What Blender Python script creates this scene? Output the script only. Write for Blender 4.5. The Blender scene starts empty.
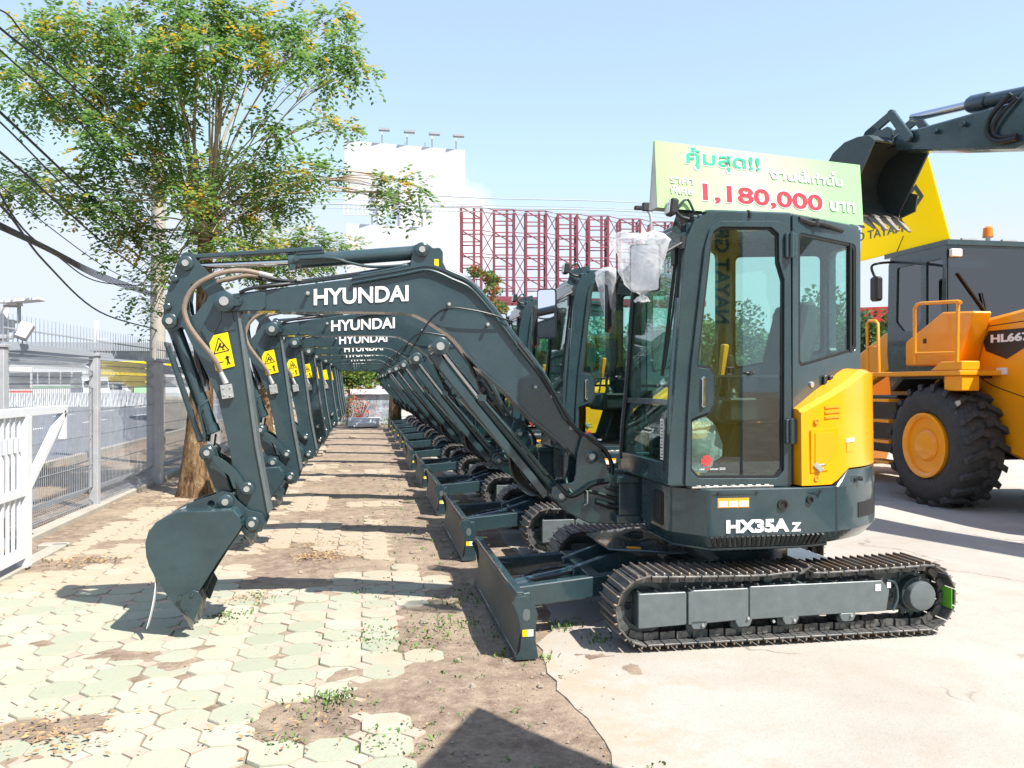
import bpy, bmesh, math, random
from mathutils import Vector, Matrix
from mathutils.geometry import tessellate_polygon
random.seed(7)
R = math.radians
scene = bpy.context.scene
COL = scene.collection
# ---------------------------------------------------------------- camera numbers
F = 829.0; CX, CY = 512.0, 384.5; YAW = R(10.05); CAMZ = 1.5
def U(px, py, Y):
    "photograph pixel -> (x, z) on the vertical plane at world Y (used once, to read real sizes off the photo)"
    b = math.atan((px-CX)/F); a = b+YAW
    d = Y/math.cos(a)*math.cos(b)
    return (Y*math.tan(a), CAMZ-(py-CY)*d/F)
def UX(px, py, X):
    "pixel -> (y, z) on the vertical plane at world X"
    b = math.atan((px-CX)/F); a = b+YAW
    d = X/math.sin(a)*math.cos(b)
    return (X/math.tan(a), CAMZ-(py-CY)*d/F)
def UD(px, py, d):
    "pixel -> point at depth d"
    b = math.atan((px-CX)/F); a = b+YAW; s = d/math.cos(b)
    return Vector((s*math.sin(a), s*math.cos(a), CAMZ-(py-CY)*d/F))
# ---------------------------------------------------------------- mesh builder
def ortho(d):
    d = Vector(d).normalized()
    u = Vector((0,0,1)) if abs(d.z) < .9 else Vector((1,0,0))
    a = d.cross(u).normalized(); b = a.cross(d).normalized()
    return a, b
def smooth_path(pts, k=6):
    P = [Vector(p) for p in pts]
    if len(P) < 3: return P
    out = []
    for i in range(len(P)-1):
        p0 = P[i-1] if i else P[0]*2-P[1]
        p1, p2 = P[i], P[i+1]
        p3 = P[i+2] if i+2 < len(P) else P[-1]*2-P[-2]
        for j in range(k):
            t = j/k
            out.append(.5*((2*p1)+(-p0+p2)*t+(2*p0-5*p1+4*p2-p3)*t*t+(-p0+3*p1-3*p2+p3)*t**3))
    out.append(P[-1]); return out
class MB:
    def __init__(s): s.v = []; s.f = []
    def add(s, vs, fs):
        n = len(s.v); s.v += [tuple(v) for v in vs]; s.f += [tuple(i+n for i in f) for f in fs]; return s
    def box(s, c, sz, M=None):
        hx, hy, hz = sz[0]/2, sz[1]/2, sz[2]/2
        vs = [Vector((x*hx, y*hy, z*hz)) for x in (-1,1) for y in (-1,1) for z in (-1,1)]
        if M is not None: vs = [M @ v for v in vs]
        c = Vector(c)
        return s.add([v+c for v in vs], [(0,1,3,2),(4,6,7,5),(0,4,5,1),(2,3,7,6),(0,2,6,4),(1,5,7,3)])
    def b2(s, lo, hi):
        return s.box([(a+b)/2 for a, b in zip(lo, hi)], [abs(b-a) for a, b in zip(lo, hi)])
    def beam(s, p0, p1, w, h, up=(0,0,1), w1=None, h1=None):
        p0, p1 = Vector(p0), Vector(p1); d = (p1-p0).normalized()
        side = d.cross(Vector(up)).normalized(); u = side.cross(d).normalized()
        w1 = w if w1 is None else w1; h1 = h if h1 is None else h1
        vs = []
        for p, a, b in ((p0, w, h), (p1, w1, h1)):
            vs += [p-side*a/2-u*b/2, p+side*a/2-u*b/2, p+side*a/2+u*b/2, p-side*a/2+u*b/2]
        return s.add(vs, [(3,2,1,0),(4,5,6,7),(0,1,5,4),(1,2,6,5),(2,3,7,6),(3,0,4,7)])
    def cyl(s, p0, p1, r0, r1=None, n=18, caps=True):
        p0, p1 = Vector(p0), Vector(p1); r1 = r0 if r1 is None else r1
        a, b = ortho(p1-p0); vs = []
        for p, r in ((p0, r0), (p1, r1)):
            for i in range(n):
                t = 2*math.pi*i/n; vs.append(p+a*math.cos(t)*r+b*math.sin(t)*r)
        fs = [(i, (i+1) % n, n+(i+1) % n, n+i) for i in range(n)]
        if caps: fs += [tuple(range(n))[::-1], tuple(range(n, 2*n))]
        return s.add(vs, fs)
    def lathe(s, c, axis, prof, n=24, caps=True):
        "prof: list of (distance along axis, radius)"
        c = Vector(c); ax = Vector(axis).normalized(); a, b = ortho(ax); vs = []; fs = []
        for (h, r) in prof:
            for i in range(n):
                t = 2*math.pi*i/n; vs.append(c+ax*h+a*math.cos(t)*r+b*math.sin(t)*r)
        for k in range(len(prof)-1):
            for i in range(n):
                fs.append((k*n+i, k*n+(i+1) % n, (k+1)*n+(i+1) % n, (k+1)*n+i))
        if caps: fs.append(tuple(range(n))[::-1]); fs.append(tuple(range((len(prof)-1)*n, len(prof)*n)))
        return s.add(vs, fs)
    def tube(s, pts, r, n=8, k=6, r1=None, smooth=True, caps=True):
        P = smooth_path(pts, k) if smooth else [Vector(p) for p in pts]
        vs = []; fs = []; m = len(P); a = None
        for i, p in enumerate(P):
            d = (P[min(i+1, m-1)]-P[max(i-1, 0)])
            if d.length < 1e-9: d = Vector((0,0,1))
            d.normalize()
            if a is None: a, b = ortho(d)
            else:
                a = (a-d*a.dot(d)).normalized(); b = a.cross(d).normalized()
            rr = r if r1 is None else r+(r1-r)*i/(m-1)
            for j in range(n):
                t = 2*math.pi*j/n; vs.append(p+a*math.cos(t)*rr+b*math.sin(t)*rr)
        for i in range(m-1):
            for j in range(n):
                fs.append((i*n+j, i*n+(j+1) % n, (i+1)*n+(j+1) % n, (i+1)*n+j))
        if caps: fs += [tuple(range(n))[::-1], tuple(range((m-1)*n, m*n))]
        return s.add(vs, fs)
    def plate(s, loops, a, b, axis='y', map3=None):
        "2D loops (outer, holes...) extruded between a and b along axis. 2D = (x,z) for y, (y,z) for x, (x,y) for z"
        loops = [list(l) for l in loops]
        tri = tessellate_polygon([[Vector((p[0], p[1], 0)) for p in l] for l in loops])
        flat = [p for l in loops for p in l]
        def P(p, h):
            if map3: return map3(p, h)
            if axis == 'y': return (p[0], h, p[1])
            if axis == 'x': return (h, p[0], p[1])
            return (p[0], p[1], h)
        n = len(flat); vs = [P(p, a) for p in flat]+[P(p, b) for p in flat]
        fs = [tuple(t) for t in tri]+[tuple(i+n for i in t[::-1]) for t in tri]
        o = 0
        for l in loops:
            m = len(l)
            for i in range(m): fs.append((o+i, o+(i+1) % m, n+o+(i+1) % m, n+o+i))
            o += m
        return s.add(vs, fs)
    def loft(s, rings, closed=True, caps=True):
        n = len(rings[0]); vs = [p for r in rings for p in r]; fs = []
        for k in range(len(rings)-1):
            for i in range(n if closed else n-1):
                fs.append((k*n+i, k*n+(i+1) % n, (k+1)*n+(i+1) % n, (k+1)*n+i))
        if caps and closed: fs += [tuple(range(n))[::-1], tuple(range((len(rings)-1)*n, len(rings)*n))]
        return s.add(vs, fs)
    def build(s, name, mat, parent=None, bevel=0, ang=35, merge=False, flat=False):
        me = bpy.data.meshes.new(name)
        o = Vector((0,0,0))
        if parent is not None: o = origin_of(parent)
        me.from_pydata([Vector(v)-o for v in s.v], [], s.f)
        bm = bmesh.new(); bm.from_mesh(me)
        if merge: bmesh.ops.remove_doubles(bm, verts=bm.verts, dist=1e-5)
        bmesh.ops.recalc_face_normals(bm, faces=bm.faces)
        if bevel > 0:
            bmesh.ops.dissolve_limit(bm, angle_limit=.01, verts=bm.verts, edges=bm.edges)
            es = [e for e in bm.edges if len(e.link_faces) == 2 and e.calc_face_angle(0) > R(38)]
            try: bmesh.ops.bevel(bm, geom=es, offset=bevel, segments=1, affect='EDGES', clamp_overlap=True)
            except Exception as ex: print('bevel', name, ex)
        for f in bm.faces: f.smooth = not flat
        for e in bm.edges:
            if len(e.link_faces) != 2 or e.calc_face_angle(0) > R(ang): e.smooth = False
        bm.to_mesh(me); bm.free()
        if mat is not None: me.materials.append(mat)
        ob = bpy.data.objects.new(name, me); COL.objects.link(ob)
        if parent is not None: ob.parent = parent
        return ob
def auto_split(root, limit=12, skip=('crown','branches','foliage','stems','lettering','letter','gravel','litter','weeds','paving')):
    "give every far-apart piece of a part an object of its own"
    for ob in [root]+list(root.children_recursive):
        if ob.type != 'MESH' or any(w in ob.name for w in skip) or ob.get('kind'): continue
        me = ob.data; n = len(me.vertices); par = list(range(n))
        def find(i):
            while par[i] != i: par[i] = par[par[i]]; i = par[i]
            return i
        for e in me.edges:
            a, b = find(e.vertices[0]), find(e.vertices[1])
            if a != b: par[a] = b
        isl = {}
        for i in range(n): isl.setdefault(find(i), []).append(i)
        if len(isl) < 2 or len(isl) > 400: continue
        L = list(isl.values()); bx = []
        for l in L:
            P = [me.vertices[i].co for i in l]
            bx.append(([min(p[k] for p in P) for k in range(3)], [max(p[k] for p in P) for k in range(3)]))
        sz = [max(h[k]-l[k] for k in range(3)) for l, h in bx]
        g = list(range(len(L)))
        def fg(i):
            while g[i] != i: i = g[i]
            return i
        for i in range(len(L)):
            for j in range(i):
                if fg(i) == fg(j): continue
                gap = math.sqrt(sum(max(0, bx[i][0][k]-bx[j][1][k], bx[j][0][k]-bx[i][1][k])**2 for k in range(3)))
                if gap < .5*max(sz[i], sz[j]): g[fg(i)] = fg(j)
        grp = {}
        for i in range(len(L)): grp.setdefault(fg(i), []).extend(L[i])
        if len(grp) < 2 or len(grp) > limit: continue
        sets = sorted(grp.values(), key=len, reverse=True); whose = {}
        for k, s_ in enumerate(sets):
            for i in s_: whose[i] = k
        for k in range(len(sets)-1, -1, -1):
            bm = bmesh.new(); bm.from_mesh(me); bm.verts.ensure_lookup_table()
            bmesh.ops.delete(bm, geom=[v for v in bm.verts if whose[v.index] != k], context='VERTS')
            m2 = bpy.data.meshes.new(ob.name.split('.')[0]); bm.to_mesh(m2); bm.free()
            for mt in me.materials: m2.materials.append(mt)
            if k: 
                o2 = bpy.data.objects.new(ob.name.split('.')[0], m2); COL.objects.link(o2); o2.parent = ob.parent; o2.location = ob.location
            else: ob.data = m2
def origin_of(p):
    v = Vector((0,0,0))
    while p is not None: v += p.location; p = p.parent
    return v
def fillet(poly, r, k=4):
    "round the corners of a 2D polygon; r a number or list"
    n = len(poly); out = []
    for i, p in enumerate(poly):
        rr = r[i] if isinstance(r, (list, tuple)) else r
        a = Vector(poly[i-1][:2]); b = Vector(p[:2]); c = Vector(poly[(i+1) % n][:2])
        d0 = a-b; d1 = c-b
        if rr <= 0 or d0.length < 1e-6 or d1.length < 1e-6: out.append(tuple(b)); continue
        ang = d0.angle(d1)
        if ang > R(172): out.append(tuple(b)); continue
        t = min(rr/math.tan(ang/2), d0.length*.48, d1.length*.48)
        s0 = b+d0.normalized()*t; s1 = b+d1.normalized()*t
        for j in range(k+1):
            u = j/k; q = s0*(1-u)**2+b*2*u*(1-u)+s1*u*u; out.append(tuple(q))
    return out
def circle(c, r, n=20): return [(c[0]+r*math.cos(2*math.pi*i/n), c[1]+r*math.sin(2*math.pi*i/n)) for i in range(n)]
def capsule(p, q, r0, r1, n=8):
    "2D outline round two circles"
    p, q = Vector(p), Vector(q); d = (q-p).normalized(); a0 = math.atan2(d.y, d.x); out = []
    for i in range(n+1):
        t = a0+math.pi/2+math.pi*i/n; out.append((p.x+r0*math.cos(t), p.y+r0*math.sin(t)))
    for i in range(n+1):
        t = a0-math.pi/2+math.pi*i/n; out.append((q.x+r1*math.cos(t), q.y+r1*math.sin(t)))
    return out
# ---------------------------------------------------------------- things
def tag(o, label=None, cat=None, group=None, kind=None):
    if label: o['label'] = label
    if cat: o['category'] = cat
    if group: o['group'] = group
    if kind: o['kind'] = kind
    return o
def empty(name, loc=(0,0,0), label=None, cat=None, group=None):
    o = bpy.data.objects.new(name, None); COL.objects.link(o); o.location = loc
    o.empty_display_size = .2
    return tag(o, label, cat, group)
CH = {}
def copy_tree(o, parent=None, skip=()):
    c = o.copy(); COL.objects.link(c)
    if parent is not None: c.parent = parent; c.matrix_parent_inverse = o.matrix_parent_inverse
    for ch in list(o.children):
        if ch.name.split('.')[0] in skip: continue
        copy_tree(ch, c, skip)
    return c
# ---------------------------------------------------------------- lettering
def text_mesh(body, size=1.0, bold=0.0, extrude=0.002, align='LEFT', spacing=1.0):
    cu = bpy.data.curves.new('tmp', 'FONT'); cu.body = body; cu.size = size
    cu.offset = bold*size; cu.extrude = extrude; cu.align_x = align; cu.space_character = spacing
    cu.resolution_u = 4
    ob = bpy.data.objects.new('tmp', cu); COL.objects.link(ob)
    dg = bpy.context.evaluated_depsgraph_get(); dg.update()
    me = bpy.data.meshes.new_from_object(ob.evaluated_get(dg))
    vs = [v.co.copy() for v in me.vertices]; fs = [tuple(p.vertices) for p in me.polygons]
    bpy.data.objects.remove(ob); bpy.data.curves.remove(cu); bpy.data.meshes.remove(me)
    return vs, fs
def put_text(mb, body, size, origin, xdir, ydir, bold=0.0, depth=.002, fit=None, fith=None, align='LEFT', spacing=1.0):
    "lays letters at origin with reading direction xdir and up direction ydir; fit/fith scale to a width / cap height"
    vs, fs = text_mesh(body, size, bold, 0.5, align, spacing)
    if not vs: return
    xd, yd = Vector(xdir).normalized(), Vector(ydir).normalized(); nd = xd.cross(yd).normalized()
    x0 = min(v.x for v in vs); x1 = max(v.x for v in vs); y0 = min(v.y for v in vs); y1 = max(v.y for v in vs)
    sx = fit/(x1-x0) if fit else 1; sy = fith/(y1-y0) if fith else (sx if fit else 1)
    ox, oy = (x0, y0) if (fit or fith) else (0, 0)
    mb.add([Vector(origin)+xd*((v.x-ox)*sx)+yd*((v.y-oy)*sy)+nd*(v.z*depth) for v in vs], fs)
# ---------------------------------------------------------------- materials
MATS = {}
class NT:
    def __init__(s, name):
        s.m = bpy.data.materials.new(name); s.m.use_nodes = True; s.t = s.m.node_tree
        s.t.nodes.clear(); s.out = s.n('ShaderNodeOutputMaterial')
    def n(s, typ, **kw):
        nd = s.t.nodes.new(typ)
        for k, v in kw.items(): setattr(nd, k, v)
        return nd
    def l(s, a, b): s.t.links.new(a, b)
    def noise(s, scale, detail=4, rough=.55, co=None, dist=0):
        n = s.n('ShaderNodeTexNoise'); n.inputs['Scale'].default_value = scale
        n.inputs['Detail'].default_value = detail; n.inputs['Roughness'].default_value = rough
        n.inputs['Distortion'].default_value = dist
        if co is None: co = s.co()
        s.l(co, n.inputs['Vector']); return n.outputs['Fac']
    def co(s, kind='Object'):
        if not hasattr(s, '_tc'): s._tc = s.n('ShaderNodeTexCoord')
        return s._tc.outputs[kind]
    def wpos(s):
        if not hasattr(s, '_g'): s._g = s.n('ShaderNodeNewGeometry')
        return s._g.outputs['Position']
    def geo(s):
        s.wpos(); return s._g
    def ramp(s, fac, stops, interp='LINEAR'):
        r = s.n('ShaderNodeValToRGB'); r.color_ramp.interpolation = interp
        e = r.color_ramp.elements
        while len(e) < len(stops): e.new(.5)
        for i, (p, c) in enumerate(stops):
            e[i].position = p; e[i].color = (c if isinstance(c, (tuple, list)) else (c, c, c))[:3]+(1,) if not isinstance(c, (int, float)) else (c, c, c, 1)
        s.l(fac, r.inputs['Fac']); return r.outputs['Color']
    def mix(s, fac, a, b, blend='MIX'):
        m = s.n('ShaderNodeMix', data_type='RGBA', blend_type=blend)
        for sock, v in ((m.inputs[0], fac), (m.inputs[6], a), (m.inputs[7], b)):
            if isinstance(v, (int, float)): sock.default_value = v
            elif isinstance(v, tuple): sock.default_value = tuple(v)[:3]+(1,)
            else: s.l(v, sock)
        return m.outputs[2]
    def math(s, op, a, b=0.0, clamp=False):
        m = s.n('ShaderNodeMath', operation=op); m.use_clamp = clamp
        for sock, v in ((m.inputs[0], a), (m.inputs[1], b)):
            if isinstance(v, (int, float)): sock.default_value = v
            else: s.l(v, sock)
        return m.outputs[0]
    def sep(s, v):
        n = s.n('ShaderNodeSeparateXYZ'); s.l(v, n.inputs[0]); return n.outputs
    def bump(s, h, strength=.3, dist=.01, normal=None):
        b = s.n('ShaderNodeBump'); b.inputs['Strength'].default_value = strength; b.inputs['Distance'].default_value = dist
        s.l(h, b.inputs['Height'])
        if normal is not None: s.l(normal, b.inputs['Normal'])
        return b.outputs['Normal']
    def bsdf(s, color, rough=.5, metal=0.0, normal=None, spec=.5, coat=0, coat_rough=.05):
        p = s.n('ShaderNodeBsdfPrincipled')
        for k, v in (('Base Color', color), ('Roughness', rough), ('Metallic', metal), ('Specular IOR Level', spec), ('Coat Weight', coat), ('Coat Roughness', coat_rough)):
            if isinstance(v, (int, float)): p.inputs[k].default_value = v
            elif isinstance(v, tuple): p.inputs[k].default_value = tuple(v)[:3]+(1,)
            else: s.l(v, p.inputs[k])
        if normal is not None: s.l(normal, p.inputs['Normal'])
        return p.outputs[0]
    def done(s, shader):
        s.l(shader, s.out.inputs['Surface']); MATS[s.m.name] = s.m; return s.m
def simple(name, color, rough=.5, metal=0.0, var=.15, scale=6, bump=0, bscale=60, coat=0, spec=.5, dust=0, dustcol=(.3,.25,.19)):
    t = NT(name)
    n = t.noise(scale, 5, .6)
    c = t.mix(t.ramp(n, [(.3, 0.0), (.7, 1.0)]), tuple(x*(1-var) for x in color), tuple(min(1, x*(1+var)) for x in color))
    if dust:
        dn = t.noise(scale*2.3, 6, .7)
        up = t.sep(t.geo().outputs['Normal'])[2]
        low = t.math('MULTIPLY', t.ramp(dn, [(.48, 0.0), (.75, 1.0)]), t.math('ADD', t.math('MULTIPLY', up, .75, True), .2))
        c = t.mix(t.math('MULTIPLY', low, dust, True), c, dustcol)
    rr = t.math('ADD', t.math('MULTIPLY', t.noise(scale*3, 3), .16), rough-.08, True)
    nm = t.bump(t.noise(bscale, 3), bump, .004) if bump else None
    return t.done(t.bsdf(c, rr, metal, nm, spec, coat))
# ---------------------------------------------------------------- materials
simple('slate_paint', (.023,.048,.056), .28, 0, .16, 4, .03, 14, coat=.6, dust=.22, dustcol=(.2,.19,.16))
simple('slate_paint_dusty', (.04,.062,.064), .42, 0, .12, 9, .1, 90, coat=.1, dust=.5, dustcol=(.26,.23,.18))
simple('blade_front_paint', (.045,.05,.05), .5, 0, .18, 8, .25, 50, dust=.5, dustcol=(.2,.17,.13))
simple('guard_and_lit_edge_paint', (.125,.15,.155), .36, .15, .12, 14, .1, 90, dust=.35, dustcol=(.4,.37,.3))
simple('yellow_paint', (.86,.35,.003), .3, 0, .04, 4, 0, coat=.5)
simple('loader_yellow', (.90,.33,.004), .38, 0, .06, 3, 0, coat=.3, dust=.1)
simple('black_plastic', (.018,.02,.021), .45, 0, .2, 20, .15, 120, dust=.15)
simple('rubber_seal', (.01,.011,.012), .55, 0, .2, 20)
simple('rubber_hose', (.014,.015,.016), .4, 0, .2, 30, .1, 200)
simple('tan_hose', (.22,.165,.12), .55, 0, .15, 40, .4, 260)
simple('chrome', (.62,.62,.62), .12, 1, .04, 8)
simple('pin_steel', (.42,.42,.40), .4, .4, .1, 30)
simple('bare_steel', (.30,.29,.27), .42, .85, .25, 30, .3, 120, dust=.4, dustcol=(.25,.17,.1))
simple('white_letter', (.8,.8,.8), .45, 0, .03, 30)
simple('sticker_yellow', (.85,.62,.0), .4, 0, .04, 20)
simple('sticker_orange', (.85,.35,.03), .4, 0, .04, 20)
simple('sticker_black', (.015,.015,.015), .5)
simple('sticker_white', (.75,.75,.73), .5)
simple('sticker_red', (.65,.05,.05), .4)
simple('sticker_green', (.12,.42,.03), .45)
simple('seat_fabric', (.05,.055,.055), .75, 0, .2, 30, .3, 300)
simple('lever_orange', (.8,.3,.02), .4)
simple('white_metal', (.62,.64,.66), .4, 0, .05, 5, 0, dust=.25, dustcol=(.45,.43,.38))
simple('galvanised', (.42,.43,.45), .5, .2, .14, 7, .1, 60)
simple('fence_wire', (.31,.33,.35), .5, .3, .2, 7)
simple('tyre_rubber', (.035,.034,.033), .75, 0, .25, 12, .4, 60, dust=.55, dustcol=(.22,.19,.15))
simple('lamp_orange', (.85,.22,.02), .2, 0, .05, 9, coat=.6)
simple('banner_logo', (.13,.16,.17), .5)
simple('foil_white', (.72,.73,.74), .35, 0, .05, 9)
simple('far_white', (.60,.61,.62), .6, 0, .05, .3)
simple('joint_grey', (.42,.43,.45), .6)
simple('gravel_stone', (.26,.22,.17), .9, 0, .4, 3)
simple('far_grey', (.33,.36,.4), .7, 0, .08, .15)
simple('red_steel', (.18,.032,.05), .6, 0, .35, .8)
simple('concrete_pole', (.42,.38,.33), .85, 0, .15, 3, .2, 30)
simple('wire_black', (.02,.021,.024), .5)
simple('bus_glass', (.03,.04,.05), .12)
simple('bus_red', (.6,.05,.04), .4)
simple('van_green', (.05,.35,.08), .4)
simple('weed_green', (.09,.16,.03), .7, 0, .4, 9)
simple('litter_leaf', (.36,.22,.10), .8, 0, .5, 14)
simple('flower_red', (.6,.09,.05), .7)
simple('curtain_red', (.55,.03,.05), .6)
def cloth_yellow():
    t = NT('banner_yellow'); d = t.n('ShaderNodeBsdfPrincipled'); d.inputs['Base Color'].default_value = (.88,.74,0,1); d.inputs['Roughness'].default_value = .6
    tl = t.n('ShaderNodeBsdfTranslucent'); tl.inputs[0].default_value = (.95,.80,.0,1); m = t.n('ShaderNodeMixShader'); m.inputs[0].default_value = .6
    t.l(t.bump(t.noise(2.5, 3), .3, .05), d.inputs['Normal']); t.l(d.outputs[0], m.inputs[1]); t.l(tl.outputs[0], m.inputs[2]); return t.done(m.outputs[0])
cloth_yellow()
simple('flag_amber', (.80,.55,.06), .7)
def striped_track():
    t = NT('track_steel')
    n = t.noise(11, 5, .6); n2 = t.noise(60, 3)
    g = t.mix(t.ramp(n, [(.35, 0.0), (.65, 1.0)]), (.075,.08,.082), (.19,.185,.175))
    rust = t.math('MULTIPLY', t.ramp(t.noise(5, 6, .7), [(.52, 0.0), (.68, 1.0)]), .30)
    c = t.mix(rust, g, (.24,.16,.10))
    return t.done(t.bsdf(c, .48, .45, t.bump(n2, .3, .003)))
striped_track()
def rib_mat():
    t = NT('grouser_steel')
    c = t.mix(t.ramp(t.noise(7, 5, .7), [(.4, 0.0), (.6, 1.0)]), (.27,.26,.24), (.27,.185,.125))
    return t.done(t.bsdf(c, .4, .5, t.bump(t.noise(80, 3), .3, .002)))
rib_mat()
def glass(name, tint, ior=1.5, extra=0.0):
    t = NT(name)
    tr = t.n('ShaderNodeBsdfTransparent'); tr.inputs[0].default_value = tint+(1,)
    gl = t.n('ShaderNodeBsdfGlossy'); gl.inputs['Roughness'].default_value = .01; gl.inputs['Color'].default_value = (1,1,1,1)
    g = t.geo(); dp = t.n('ShaderNodeVectorMath', operation='DOT_PRODUCT'); t.l(g.outputs['Incoming'], dp.inputs[0]); t.l(g.outputs['Normal'], dp.inputs[1])
    c = t.math('SUBTRACT', 1.0, t.math('ABSOLUTE', dp.outputs['Value']), True)
    fac = t.math('ADD', t.math('MULTIPLY', t.math('POWER', c, 5.0), .9), .035+extra, True)
    m = t.n('ShaderNodeMixShader'); t.l(fac, m.inputs[0]); t.l(tr.outputs[0], m.inputs[1]); t.l(gl.outputs[0], m.inputs[2])
    return t.done(m.outputs[0])
glass('cab_glass', (.80,.95,.905), 1.5, .01)
glass('side_glass', (.82,.95,.91), 1.5, .035)
glass('dark_glass', (.10,.14,.16), 1.5, .10)
def film(name, col, fac):
    t = NT(name)
    tr = t.n('ShaderNodeBsdfTransparent')
    wr = t.noise(7, 4, .55, dist=2.2)
    d = t.n('ShaderNodeBsdfPrincipled'); d.inputs['Base Color'].default_value = col+(1,); d.inputs['Roughness'].default_value = .25
    t.l(t.bump(wr, .35, .02), d.inputs['Normal'])
    tl = t.n('ShaderNodeBsdfTranslucent'); tl.inputs[0].default_value = col+(1,)
    a = t.n('ShaderNodeMixShader'); a.inputs[0].default_value = .35; t.l(d.outputs[0], a.inputs[1]); t.l(tl.outputs[0], a.inputs[2])
    m = t.n('ShaderNodeMixShader'); t.l(t.ramp(wr, [(.35, fac-.22), (.62, min(1, fac+.12))]), m.inputs[0]); t.l(tr.outputs[0], m.inputs[1]); t.l(a.outputs[0], m.inputs[2])
    return t.done(m.outputs[0])
film('plastic_film', (.92,.94,.96), .42)
def mirror_mat():
    t = NT('mirror_glass'); return t.done(t.bsdf((.85,.87,.88), .02, 1.0))
mirror_mat()
def green_banner():
    t = NT('banner_green')
    p = t.sep(t.co('Generated'))
    f = t.math('ADD', p[0], t.math('MULTIPLY', t.noise(1.3, 2), .35))
    c = t.ramp(f, [(.1, (.33,.60,.22)), (.6, (.50,.70,.40)), (1.1, (.30,.58,.27))])
    return t.done(t.bsdf(c, .45, 0))
green_banner()
simple('banner_letter_green', (.02,.42,.24), .5)
simple('banner_letter_red', (.72,.03,.05), .5)
simple('banner_side', (.6,.58,.52), .6)
# ================================================================ MINI EXCAVATOR (built once, then copied)
OX, OY = 2.4, 5.27
YB = 5.36                                   # boom plane
EXG = 'mini excavators parked in a row'
ex = empty('mini_excavator', (OX, OY, 0))
SP, SD = MATS['slate_paint'], MATS['slate_paint_dusty']
def child(mb, name, mat, par, bevel=0, **k): return mb.build(name, MATS[mat] if isinstance(mat, str) else mat, par, bevel, **k)
def Q(pts, Y): return [U(x, y, Y) for x, y in pts]
# ---- crawler tracks -------------------------------------------------------
def track_path(x0, x1, z0, r, pitch):
    "closed loop: bottom run, rear wheel, top run with a little sag, front wheel"
    zt = z0+r; pts = []; n = 60
    L = x1-x0
    for i in range(n): pts.append((x0+L*i/n, z0-r))
    for i in range(n): t = -math.pi/2+math.pi*i/n; pts.append((x1+r*math.cos(t), z0+r*math.sin(t)))
    for i in range(n): u = i/n; pts.append((x1-L*u, zt-.018*math.sin(math.pi*u)*(1 if abs(u-.45) > .0 else 0)+.012*math.exp(-((u-.5)/.06)**2)))
    for i in range(n): t = math.pi/2+math.pi*i/n; pts.append((x0+r*math.cos(t), z0+r*math.sin(t)))
    P = [Vector((a, 0, b)) for a, b in pts]; P.append(P[0])
    tot = sum((P[i+1]-P[i]).length for i in range(len(P)-1)); m = round(tot/pitch); step = tot/m
    out = []; acc = 0; nxt = step*.35
    for i in range(len(P)-1):
        seg = (P[i+1]-P[i]); l = seg.length
        while nxt <= acc+l:
            out.append((P[i]+seg*((nxt-acc)/l), seg.normalized())); nxt += step
        acc += l
    return out, step
TX0, TX1, TZ, TR = 1.56, 3.27, .238, .190
def make_track(yn, yf, par):
    path, step = track_path(TX0, TX1, TZ, TR, .098)
    sh = MB(); rb = MB(); ln = MB(); ym = (yn+yf)/2; w = yf-yn
    for c, t in path:
        nrm = Vector((t.z, 0, -t.x)); M = Matrix((t, Vector((0,1,0)), nrm)).transposed()
        c = Vector((c.x, ym, c.z))
        sh.box(c+nrm*.0, (step*.93, w, .010), M)
        for s in (-.27, .23):
            o = c+nrm*.013+t*step*s
            rb.box(o, (.010, w*.985, .020), M)
        for sy in (-.052, .052):
            q = c-nrm*.028+Vector((0, sy, 0))
            ln.box(q+t*step*.24, (step*.44, .014, .040), M); ln.box(q-t*step*.24+Vector((0, .012*(1 if sy > 0 else -1), 0)), (step*.44, .014, .040), M)
        for sy in (-.066, .066): ln.cyl(c-nrm*.028+Vector((0, sy-.008, 0)), c-nrm*.028+Vector((0, sy+.008, 0)), .019, n=10)
        for sy in (-.1, .1): ln.cyl(c-nrm*.010+Vector((0, sy, 0)), c-nrm*.004+Vector((0, sy, 0)), .012, n=6)
    o = child(sh, 'crawler_track', 'track_steel', par, .0015)
    child(rb, 'grouser_bars', 'grouser_steel', o, .002)
    child(ln, 'link_chain', 'track_steel', o)
    return o
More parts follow.
